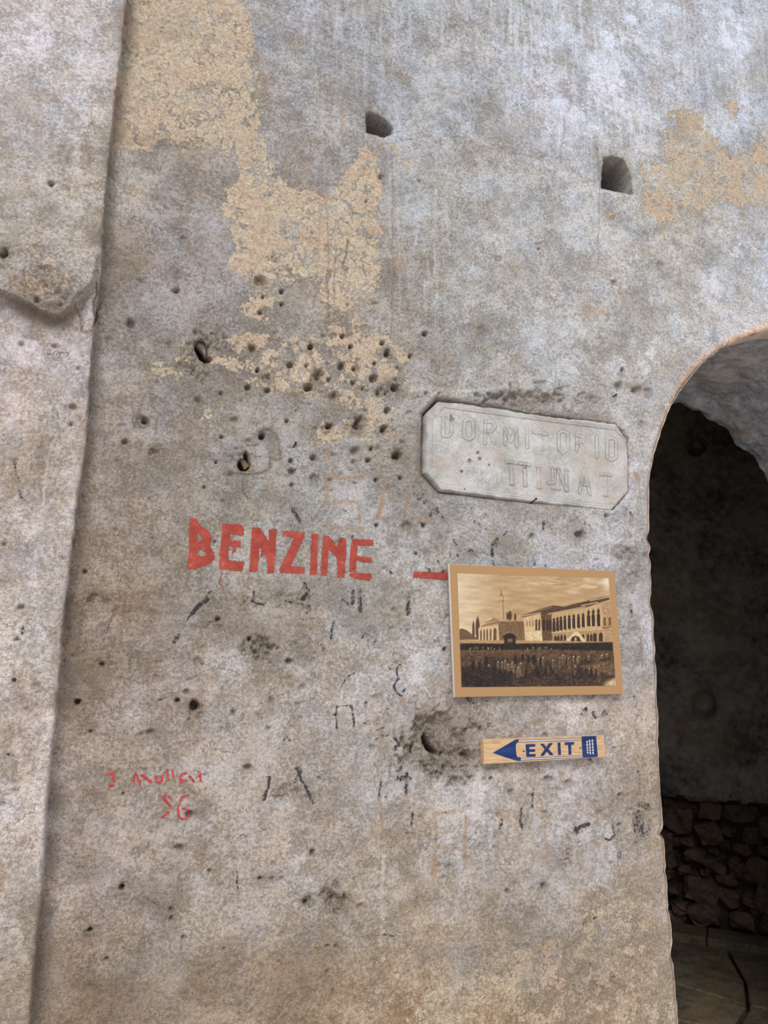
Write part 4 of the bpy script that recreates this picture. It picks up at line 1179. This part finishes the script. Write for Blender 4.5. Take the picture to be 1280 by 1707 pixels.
def picture():
    yf = -.0165
    card = simple_mat('tan_card_border', (176, 137, 95), .7, .05, 120, .0001)
    foam = simple_mat('white_board_edge', (205, 198, 195), .8, .05, 80, 0)
    root = empty('picture_board', (.62, -.008, 1.62))
    backing = board_between('backing_board', [(747.5,940),(1024,952),(1039,1157),(757,1162.5)], yf + .0008, yf + .0065, foam)
    child(backing, root)
    bd = board_between('card_border', [(749.5,940.5),(1024,952),(1039,1157),(758.5,1162)], yf, yf + .0008, card, .0002)
    child(bd, root)
    backing['label'] = 'white cut edge of the board'; bd['label'] = 'plain tan border around the print'
    # the print: drawn in flat colour on a fine sheet
    W_, H_ = 400, 294
    u, v = np.meshgrid(np.linspace(0, 1, W_), np.linspace(0, 1, H_))
    TL, TR, BR, BL = [np.array(p, float) for p in ((91,107),(1132,142),(1182,880),(120,890))]
    P = (TL * (1 - u[..., None]) + TR * u[..., None]) * (1 - v[..., None]) + (BL * (1 - u[..., None]) + BR * u[..., None]) * v[..., None]
    cx, cy = P[..., 0], P[..., 1]
    wob = fbm(cx, cy, .03, 3, 901)
    a = fbm(cx, cy, .010, 4, 911, sy=.05); b = fbm(cx, cy, .09, 3, 921); c0 = fbm(cx, cy, .02, 4, 931)
    fine = vnoise(cx * .30, cy * .30, 941)
    img = np.zeros(cx.shape + (3,))
    sky = np.array((186, 148, 102.)); cream = np.array((222, 200, 165.))
    k = smooth(480, 60, cx)[..., None] * .75 + .0
    img[:] = sky * (1 - k) + cream * k
    img += (a * 26 + fine * 9)[..., None]
    img -= (smooth(300, 520, cy) * smooth(200, 500, cx) * 8)[..., None]
    # clouds
    cl = smooth(.08, .26, fbm(cx, cy, .008, 4, 951, sy=.04)) * smooth(330, 200, cy) * smooth(480, 720, cx)
    img = img * (1 - .45 * cl[..., None]) + np.array((226, 204, 168)) * .45 * cl[..., None]

    def put(mask, rgb, al=1.0, nz=10):
        m = (mask * al)[..., None]
        img[:] = img * (1 - m) + (np.array(rgb, float) + (b * nz + fine * nz)[..., None]) * m

    def poly(pts, rgb, al=1.0, nz=10, soft=1.5): put(smooth(-soft, soft, sdf_poly(cx, cy, pts)), rgb, al, nz)
    def line(pts, w, rgb, al=1.0): put(smooth(-1.5, 1.5, sdf_line(cx, cy, pts, w)), rgb, al)
    def oval(x, y, rx, ry, rgb, al=1.0, soft=.25): put(smooth(1 + soft, 1 - soft, ell(cx, cy, x, y, rx, ry)), rgb, al)

    for pts, w in (([(440,128),(550,128),(578,160),(572,185),(592,225)],6),([(500,150),(560,158)],5),([(585,170),(650,180)],12),([(600,190),(660,195)],6),([(695,135),(760,155),(830,160),(900,180)],5),([(740,150),(800,165)],8),
                   ([(700,235),(860,262),(960,285)],3),([(140,330),(280,345)],5),([(300,345),(330,342)],6),([(460,350),(500,345),(520,350)],4),([(850,190),(960,170),(1080,180)],4)):
        line(pts, w, (222, 198, 160), .42)
    oval(1130, 160, 40, 60, (238, 226, 200), .7, .8)
    line([(1104,140),(1138,142),(1137,200)], 6, (242, 232, 212), .8)
    for k_ in range(24):
        yy = 130 + k_ * 13 + (k_ * 37 % 7); line([(560 + (k_ * 97) % 200, yy), (760 + (k_ * 61) % 380, yy + 14)], 1.6, (150, 112, 72), .28)
    # hill, cypresses
    poly([(105,565),(106,490),(125,485),(160,500),(205,538),(245,562)], (112, 80, 52))
    oval(202,500,9,62,(96,68,42)); oval(231,485,14,78,(84,58,36)); oval(436,402,8,26,(86,60,38)); oval(453,398,13,32,(80,55,35)); oval(489,408,8,25,(86,60,38))
    # minaret
    poly([(391,210),(396,225),(404,265),(384,265)], (150, 112, 78)); poly([(384,265),(406,265),(409,295),(382,295)], (196, 160, 120)); poly([(387,295),(406,295),(411,425),(392,425)], (196, 158, 118))
    line([(404,296),(409,424)], 4, (112, 78, 50)); line([(380,296),(411,297)], 4, (100, 70, 45)); line([(405,262),(409,294)], 3, (110, 78, 50))
    # mosque hall
    oval(345,425,34,20,(186,148,108)); oval(318,428,22,10,(214,186,146)); poly([(245,480),(300,435),(345,415),(378,428),(372,470),(270,476)], (150, 108, 70)); line([(262,460),(360,430)], 4, (210,176,134)); line([(240,482),(372,456)], 4, (214,182,140))
    poly([(236,484),(374,462),(380,572),(238,568)], (206, 172, 124))
    for i, x in enumerate((254, 276, 297, 320, 350)):
        w = 5.5 if i < 4 else 11
        poly([(x - w, 566),(x - w, 505 - i * 3),(x, 492 - i * 3),(x + w, 505 - i * 3),(x + w, 568)], (104, 72, 44))
    poly([(372,436),(548,436),(562,573),(380,573)], (122, 90, 58), nz=26)
    line([(374,436),(548,438)], 3, (160,122,80))
    # palace
    poly([(545,410),(665,385),(678,572),(558,572)], (204, 170, 120), nz=24); line([(556,515),(670,508)], 5, (226, 200, 155)); poly([(558,520),(674,514),(678,572),(560,572)], (214, 184, 138), nz=40)
    for x in (570, 590, 610): poly([(x - 4, 470),(x - 4, 438),(x, 430),(x + 4, 438),(x + 4, 470)], (140,102,64))
    for x in (635, 655): poly([(x - 7, 500),(x - 7, 430),(x, 418),(x + 7, 430),(x + 7, 500)], (84,56,34))
    poly([(665,378),(742,372),(748,572),(677,572)], (100, 70, 44), nz=20)
    for x in (686, 712, 733): poly([(x - 9, 500),(x - 9, 432),(x, 420),(x + 9, 432),(x + 9, 500)], (58,38,26))
    poly([(740,395),(978,345),(988,492),(742,512)], (190, 152, 102), nz=18)
    tops = (418,412,406,401,397,393,389,385)
    for x, t_ in zip((756,780,804,831,861,892,925,957), tops):
        poly([(x - 10, t_ + 90 + 0),(x - 10, t_ + 22),(x - 6, t_ + 16),(x - 10, t_ + 8),(x, t_ - 8),(x + 10, t_ + 8),(x + 6, t_ + 16),(x + 10, t_ + 22),(x + 12, t_ + 96)], (62, 40, 27)); line([(x + 14, t_ + 25),(x + 17, t_ + 96)], 4, (222, 190, 142))
    poly([(978,345),(1090,325),(1092,490),(986,492)], (194, 156, 106), nz=18)
    for x, t_ in ((994,362),(1026,358),(1062,352)):
        poly([(x - 9, 470),(x - 12, t_ + 40),(x - 6, t_ + 30),(x - 10, t_ + 14),(x, t_ - 10),(x + 10, t_ + 14),(x + 6, t_ + 30),(x + 12, t_ + 40),(x + 14, 472)], (60, 39, 26)); line([(x + 17, t_ + 45),(x + 18, 474)], 4, (224, 192, 145))
    poly([(1085,322),(1140,300),(1155,570),(1092,560)], (178, 138, 94), nz=30)
    for x in (1105, 1140): poly([(x - 8, 468),(x - 8, 412),(x + 8, 408),(x + 8, 468)], (110,76,48))
    line([(1088,482),(1155,474)], 5, (86,58,38))
    poly([(742,512),(1092,488),(1104,578),(745,578)], (172, 132, 86), nz=26); line([(742,514),(1090,490)], 6, (206,168,120))
    for x, t_, b_ in ((766,535,572),(786,533,572),(808,530,572),(832,530,572),(957,526,574),(990,525,574),(1012,525,574),(1038,518,575),(1079,516,575)):
        w = 9 if x < 1020 else 14
        poly([(x - w, b_),(x - w, t_ + 10),(x, t_ - 5),(x + w, t_ + 10),(x + w, b_)], (66,44,28)); line([(x + w + 4, t_ + 5),(x + w + 4, b_)], 3, (218,184,136))
    poly([(828,578),(898,510),(922,508),(978,576),(955,578),(912,535),(860,578)], (218, 188, 140)); poly([(866,578),(880,545),(905,535),(930,545),(945,578)], (70,46,30)); oval(905,560,7,14,(214,186,146),.8)
    # roofs
    poly([(512,404),(600,372),(752,326),(825,335),(980,296),(1080,270),(1136,264),(1138,288),(1060,312),(975,342),(720,388),(668,382),(545,410)], (88, 60, 40), nz=18)
    for pts in ([(518,404),(665,378)], [(718,386),(972,336)], [(945,328),(1058,306)], [(1005,294),(1136,268)]): line(pts, 6, (204, 168, 122))
    line([(560,390),(740,340)], 4, (150,112,76))
    # ground
    poly([(107,566),(760,570),(1158,578),(1160,600),(108,590)], (178, 136, 88), nz=26)
    poly([(108,588),(500,590),(900,585),(1160,580),(1163,648),(700,632),(110,640)], (46, 32, 24), nz=18, soft=5)
    poly([(110,640),(700,632),(1165,640),(1185,900),(118,900)], (92, 64, 42), nz=40, soft=4)
    for k_ in range(12):
        yy = 640 + k_ * 6; line([(120 + (k_ * 83) % 300, yy), (520 + (k_ * 71) % 500, yy + 2)], 2.2, (142, 104, 66), .4)
    dk = smooth(-.25, .25, c0 + .0) * smooth(650, 720, cy)
    put(dk, (46, 31, 25), .8, 22)
    poly([(118,760),(300,740),(460,790),(470,885),(120,890)], (34, 24, 20), .75, 20, 20)
    poly([(470,760),(760,780),(1000,800),(1080,880),(480,885)], (48, 31, 27), .6, 26, 24)
    poly([(940,745),(1170,700),(1180,800),(1060,800)], (138, 100, 62), .6, 46, 16)
    oval(1165, 870, 60, 34, (200, 168, 122), .8, .6); poly([(1100,880),(1182,820),(1182,880)], (216,190,148), .6, 50, 10)
    rr = np.random.RandomState(3)
    # buildings' kiosk
    poly([(398,546),(425,525),(450,517),(478,526),(502,546),(490,553),(410,553)], (42, 29, 24)); poly([(412,552),(490,552),(494,600),(414,600)], (48,34,27)); poly([(435,556),(470,556),(470,580),(437,580)], (120,86,56))
    # crowds: dark masses then pale figures
    for _ in range(130):
        x = rr.uniform(125, 1160); y = 598 + rr.uniform(0, 24) + (x > 800) * 8; oval(x, y, 4, rr.uniform(8, 14), (32, 22, 18), .8)
    for x in (178,182,210,228,268,300,308,325,346,381,574,612,648,662,690,705,738):
        oval(x, 620 + rr.uniform(-4, 8), 3.2, rr.uniform(5, 13), (206, 178, 138), .6)
    for (x, y, h_) in ((200,750,34),(245,745,36),(290,710,38),(310,745,20),(345,760,16),(540,690,30),(490,690,26),(580,700,30),(620,695,30),(660,720,26),(745,750,50),(800,730,60),(850,720,40),(900,690,24),(520,790,60),(930,700,20),(1010,790,34),(1040,800,40),(560,800,34),(640,780,40),(700,780,30)):
        oval(x, y, h_ * .34, h_, (30, 20, 17), .8)
    for (x, y, rx, ry) in ((530,770,24,44),(510,790,12,36),(750,735,11,30),(798,730,13,44),(818,700,8,30),(855,725,8,34),(372,740,9,24),(400,745,7,26),(420,738,8,30),(440,760,7,26),(470,750,9,30),(480,775,7,20),(648,720,7,26),(682,715,9,28),(925,700,12,22),(893,700,6,22),(310,745,10,8),(900,775,9,30),(1035,780,6,26),(995,690,7,14),(1085,680,10,10),(1000,780,5,20),(1120,675,6,12)):
        oval(x, y, rx, ry, (180, 144, 100), .55, .7); oval(x + rx * .35, y, rx * .45, ry * .9, (60, 42, 30), .55); oval(x, y - ry, 4.5, 4.5, (222, 198, 160), .75)
    for _ in range(240):
        x, y = rr.uniform(130, 1170), rr.uniform(680, 880); oval(x, y, rr.uniform(1.5, 4), rr.uniform(1.2, 3), (150, 112, 72) if rr.rand() < .7 else (206, 176, 134), .5)
    for _ in range(200):
        x, y = rr.uniform(480, 1175), rr.uniform(820, 885); oval(x, y, rr.uniform(2, 5), rr.uniform(1, 2.4), (164, 128, 88), .45)
    for _ in range(160):
        x, y = rr.uniform(130, 1165), rr.uniform(655, 880); oval(x, y, rr.uniform(4, 10), rr.uniform(2, 6), (28, 19, 16), .5)
    img = np.clip(img, 14, 245)
    img = img.mean(-1, keepdims=True) * .14 + img * .86
    alb = lin(img) * 1.02
    qx = 740 + cx / 4.129; qy = 930 + cy / 4.129
    sx, sz = to_wall(qx, qy, yf)
    V = np.stack([sx, np.full_like(sx, yf - .0004), sz], -1).reshape(-1, 3)
    t = NT('sepia_print')
    cc = t.attr('ink')[0]
    t.color(cc); t.b.inputs['Roughness'].default_value = .5; t.b.inputs['Specular IOR Level'].default_value = .3
    t.bump(t.noise(600, 2, .5), .00015)
    pr = mesh_np('printed_engraving', V, grid_faces(H_, W_)[:, ::-1], t.m, cols={'ink': np.concatenate([alb, np.ones(alb.shape[:2] + (1,))], -1).reshape(-1, 4)})
    pr['label'] = 'sepia engraving of a mosque, an arcaded palace and a crowd'
    child(pr, root)
    tagit(root, 'tan-bordered sepia engraving of a palace and minaret, mounted beside the doorway', 'picture')


picture()

# ------------------------------------------------------------------ exit board
def exit_board():
    yf = -.024
    t = NT('pale_pine_board')
    g = t.noise(40, 6, .6, stretch=(.6, 1, 8)); g2 = t.noise(220, 3, .6, off=3)
    col = t.mix(t.step(g, .35, .65), tuple(lin((190, 152, 112))), tuple(lin((218, 184, 146))))
    col = t.mix(t.step(g2, .62, .75, 0, .4), col, (.25, .16, .09))
    t.color(col); t.bump(g, .0004); t.b.inputs['Roughness'].default_value = .75
    blue = NT('brushed_blue_paint'); n = blue.noise(60, 5, .6, stretch=(.3, 1, 4))
    blue.color(blue.mix(blue.step(n, .3, .7), (.007, .022, .10), (.018, .055, .19))); blue.b.inputs['Roughness'].default_value = .55
    white = simple_mat('white_paint', (208, 202, 198), .7, .08, 100, 0)
    nail = simple_mat('dark_iron', (36, 28, 24), .5, .2, 200, 0, metal=.6)
    root = empty('exit_sign', (.72, -.012, 1.45))
    E5 = lambda pts: q(pts, 795, 1210, 5.565)
    bd = board_between('board', E5([(60,130),(1180,88),(1195,290),(65,355)]), yf, yf + .016, t.m, .0012)
    child(bd, root)

    def flat(name, pts, mat, up=.0004, label=None):
        P = E5(pts); px = np.array([p[0] for p in P]); py = np.array([p[1] for p in P])
        x, z = to_wall(px, py, yf)
        n = len(P)
        v = [(a, yf - up, b) for a, b in zip(x, z)] + [(a, yf + .0001, b) for a, b in zip(x, z)]
        f = [tuple(range(n))] + [(i, n + i, n + (i + 1) % n, (i + 1) % n) for i in range(n)]
        o = mesh_np(name, v, f, mat, smoothing=False); child(o, root)
        if label: o['label'] = label
        return o

    def joined(name, polys, mat, up=.0004, label=None):
        v, f = [], []
        for pts in polys:
            P = E5(pts); x, z = to_wall(np.array([p[0] for p in P]), np.array([p[1] for p in P]), yf)
            n = len(P); b0 = len(v)
            v += [(a, yf - up, b) for a, b in zip(x, z)] + [(a, yf + .0001, b) for a, b in zip(x, z)]
            f += [tuple(b0 + i for i in range(n))] + [(b0 + i, b0 + n + i, b0 + n + (i + 1) % n, b0 + (i + 1) % n) for i in range(n)]
        o = mesh_np(name, v, f, mat, smoothing=False); child(o, root)
        if label: o['label'] = label

    flat('painted_arrow', [(145,250),(250,190),(352,130),(383,122),(386,150),(372,155),(360,170),(360,215),(366,272),(374,288),(405,292),(404,327),(374,325),(260,290)], blue.m, label='blue painted arrowhead')
    flat('painted_stripe', [(386,134),(968,116),(968,128),(386,148)], white, .0003); flat('painted_stripe', [(408,302),(984,280),(984,290),(408,316)], white, .0003)
    for a in (((384,129),(968,111),(968,116),(384,134)), ((384,148),(968,127),(968,132),(384,153)), ((404,298),(984,275),(984,280),(404,303)), ((404,315),(984,289),(984,294),(404,320))):
        flat('painted_line', list(a), blue.m)
    flat('painted_letter', [(450,170),(540,168),(540,192),(484,195),(485,218),(538,216),(538,240),(486,242),(488,262),(543,260),(543,284),(458,288)], blue.m, label='blue letter E')
    joined('painted_letter', [[(583,166),(616,165),(644,196),(647,239),(628,217)], [(644,196),(668,160),(704,158),(663,216)], [(663,216),(712,270),(678,273),(647,239)], [(628,217),(647,239),(618,278),(584,279)], [(644,196),(663,216),(647,239)]], blue.m, label='blue letter X')
    flat('painted_letter', [(746,155),(773,154),(779,267),(753,269)], blue.m, label='blue letter I')
    flat('painted_letter', [(812,152),(900,150),(900,174),(872,175),(875,266),(849,268),(845,176),(815,178)], blue.m, label='blue letter T')
    flat('painted_block', [(968,101),(985,96),(1104,93),(1112,190),(1121,286),(1080,292),(990,297),(980,290)], blue.m, label='blue block at the tail of the arrow')
    bars = []
    for x0, segs in ((1012, ((140,160),(166,190),(196,214),(220,234),(240,256))), (1036, ((130,154),(160,184),(190,210),(216,234),(240,262))), (1062, ((127,150),(156,180),(186,208),(214,234),(240,262)))):
        for a, b in segs:
            sh = (a - 130) * .06
            bars.append([(x0 + sh, a), (x0 + 12 + sh, a - 1), (x0 + 13 + sh, b - 1), (x0 + 1 + sh, b)])
    joined('painted_grille', bars, white, .0008, 'white painted grid on the blue block')
    for nx_, ny_ in ((423,232),(950,203)):
        x, z = to_wall(*[np.array(v) for v in E5([(nx_, ny_)])[0]], yf)
        cyl_between('nail', (float(x), yf - .0006, float(z)), (float(x) + .004, yf - .0022, float(z) - .0008), .0009, nail, root)
    tagit(root, 'small wooden board reading EXIT with a blue arrow pointing left', 'sign')


def cyl_between(name, a, b, r, mat, parent=None, head=0, n=8):
    a, b = Vector(a), Vector(b); ax = (b - a).normalized()
    s = ax.orthogonal().normalized(); t = ax.cross(s)
    prof = [(0, r), (1, r)]
    if head: prof = [(0, r), (.86, r), (.88, head), (1, head * .9)]
    v, f = [], []
    for k, rad in prof:
        for i in range(n):
            an = 2 * math.pi * i / n
            p = a.lerp(b, k) + (s * math.cos(an) + t * math.sin(an)) * rad
            v.append(tuple(p))
    for r_ in range(len(prof) - 1):
        for i in range(n):
            j = (i + 1) % n; f.append((r_ * n + i, r_ * n + j, (r_ + 1) * n + j, (r_ + 1) * n + i))
    f.append(tuple(range(n - 1, -1, -1))); f.append(tuple((len(prof) - 1) * n + i for i in range(n)))
    o = mesh_np(name, v, f, mat, smoothing=False)
    if parent: child(o, parent)
    return o


exit_board()

# ------------------------------------------------------------------ things lodged in the wall
IRON = simple_mat('black_iron', (30, 26, 25), .6, .3, 300, .0002, metal=.5)


def nail_at(p0, p1, label, out=.006):
    (x0, z0), (x1, z1) = [tuple(float(t) for t in to_wall(float(p[0]), float(p[1]))) for p in (p0, p1)]
    y = -float(wall_h(np.array(x0), np.array(z0)))
    o = cyl_between('iron_nail', (x0, y + .004, z0), (x1, y - out, z1), .0014, IRON, head=.0026)
    tagit(o, label, 'nail', )


nail_at((487, 750), (493, 738), 'small black nail stub left of centre, below the pitted ochre patch')
nail_at((1018, 663), (1025, 659), 'small black nail stub above the right end of the carved plaque')
nail_at((885, 840), (891, 832), 'small black nail stub at the lower edge of the carved plaque', .012)

# pebble wedged in the big hole
def lathe_blob(name, outline, y0, depth, mat, label, cat, nz=.0008, extra=.0):
    """rounded pebble filling an outline (photo px) on plane y0, bulging towards the viewer"""
    out = np.array(outline, float)
    seg = np.linalg.norm(np.roll(out, -1, 0) - out, axis=1); cum = np.concatenate([[0], np.cumsum(seg)])
    tt = np.linspace(0, cum[-1], 41)[:-1]
    ex = np.vstack([out, out[:1]])
    ring = np.stack([np.interp(tt, cum, ex[:, 0]), np.interp(tt, cum, ex[:, 1])], -1)
    for _ in range(3): ring = .5 * ring + .25 * (np.roll(ring, 1, 0) + np.roll(ring, -1, 0))
    c = ring.mean(0)
    v, f = [], []
    lv = [(1 - math.cos(a), math.sin(a)) for a in np.linspace(.0, math.pi / 2, 9)]
    levels = [(1.0, +depth * 1.6), (1.03, +depth * .6)] + [(math.cos(a) ** .75 if a < 1.57 else 0, -depth * math.sin(a)) for a in np.linspace(0, 1.5, 8)]
    n = len(ring)
    for s, dy in levels:
        p = c + (ring - c) * s
        x, z = to_wall(p[:, 0], p[:, 1], y0)
        for a, b in zip(x, z):
            k = nz * (math.sin(a * 400) + math.cos(b * 510 + a * 300))
            v.append((a + k * .5, y0 + dy + k, b + k * .4))
    x, z = to_wall(c[0], c[1], y0); v.append((float(x), y0 - depth * 1.0, float(z)))
    for r_ in range(len(levels) - 1):
        for i in range(n):
            j = (i + 1) % n; f.append((r_ * n + i, (r_ + 1) * n + i, (r_ + 1) * n + j, r_ * n + j))
    L0 = (len(levels) - 1) * n
    for i in range(n): f.append((L0 + i, len(v) - 1, L0 + (i + 1) % n))
    f.append(tuple(range(n)))
    o = mesh_np(name, v, f, mat, smoothing=True)
    tagit(o, label, cat)
    return o


hx, hz = to_wall(338., 582.)
hy = -float(wall_h(np.array(float(hx)), np.array(float(hz))))
PEB = simple_mat('grey_pebble', (176, 160, 150), .8, .12, 160, .0006)
lathe_blob('wedged_stone', q([(305,330),(370,250),(450,215),(530,270),(580,380),(572,560),(545,640),(480,530),(410,420),(345,370)], 300, 550, 12.8),
           hy - .024, .010, PEB, 'smooth grey pebble wedged in the deep hole at the upper left', 'stone')
WOODP = simple_mat('weathered_wood', (128, 104, 80), .85, .3, 120, .0006, stretch=(4, 4, 1))
gx_, gz_ = to_wall(407., 773.)
gy_ = -float(wall_h(np.array(float(gx_)), np.array(float(gz_))))


def peg():
    y0 = gy_ - .022
    P = q([(250,850),(350,835),(465,985),(355,1075)], 380, 700, 12.8)
    x, z = to_wall(np.array([p[0] for p in P]), np.array([p[1] for p in P]), y0)
    n = 4; v = []
    c = np.array([x.mean(), z.mean()])
    for yy, k in ((y0, .84), (y0 + .0015, .97), (y0 + .012, 1.0), (y0 + .034, .96)):
        for i, (a, b) in enumerate(zip(x, z)):
            v.append((c[0] + (a - c[0]) * k, yy + .002 * math.sin(i * 2.1), c[1] + (b - c[1]) * k))
    f = [(0, 1, 2, 3)[::-1], (12, 13, 14, 15)]
    for r_ in range(3):
        for i in range(4):
            j = (i + 1) % 4; f.append((r_ * 4 + i, r_ * 4 + j, (r_ + 1) * 4 + j, (r_ + 1) * 4 + i))
    o = mesh_np('wooden_peg', v, f, WOODP, smoothing=False)
    tagit(o, 'broken square wooden peg end stuck in the hole above the red lettering', 'peg')


peg()
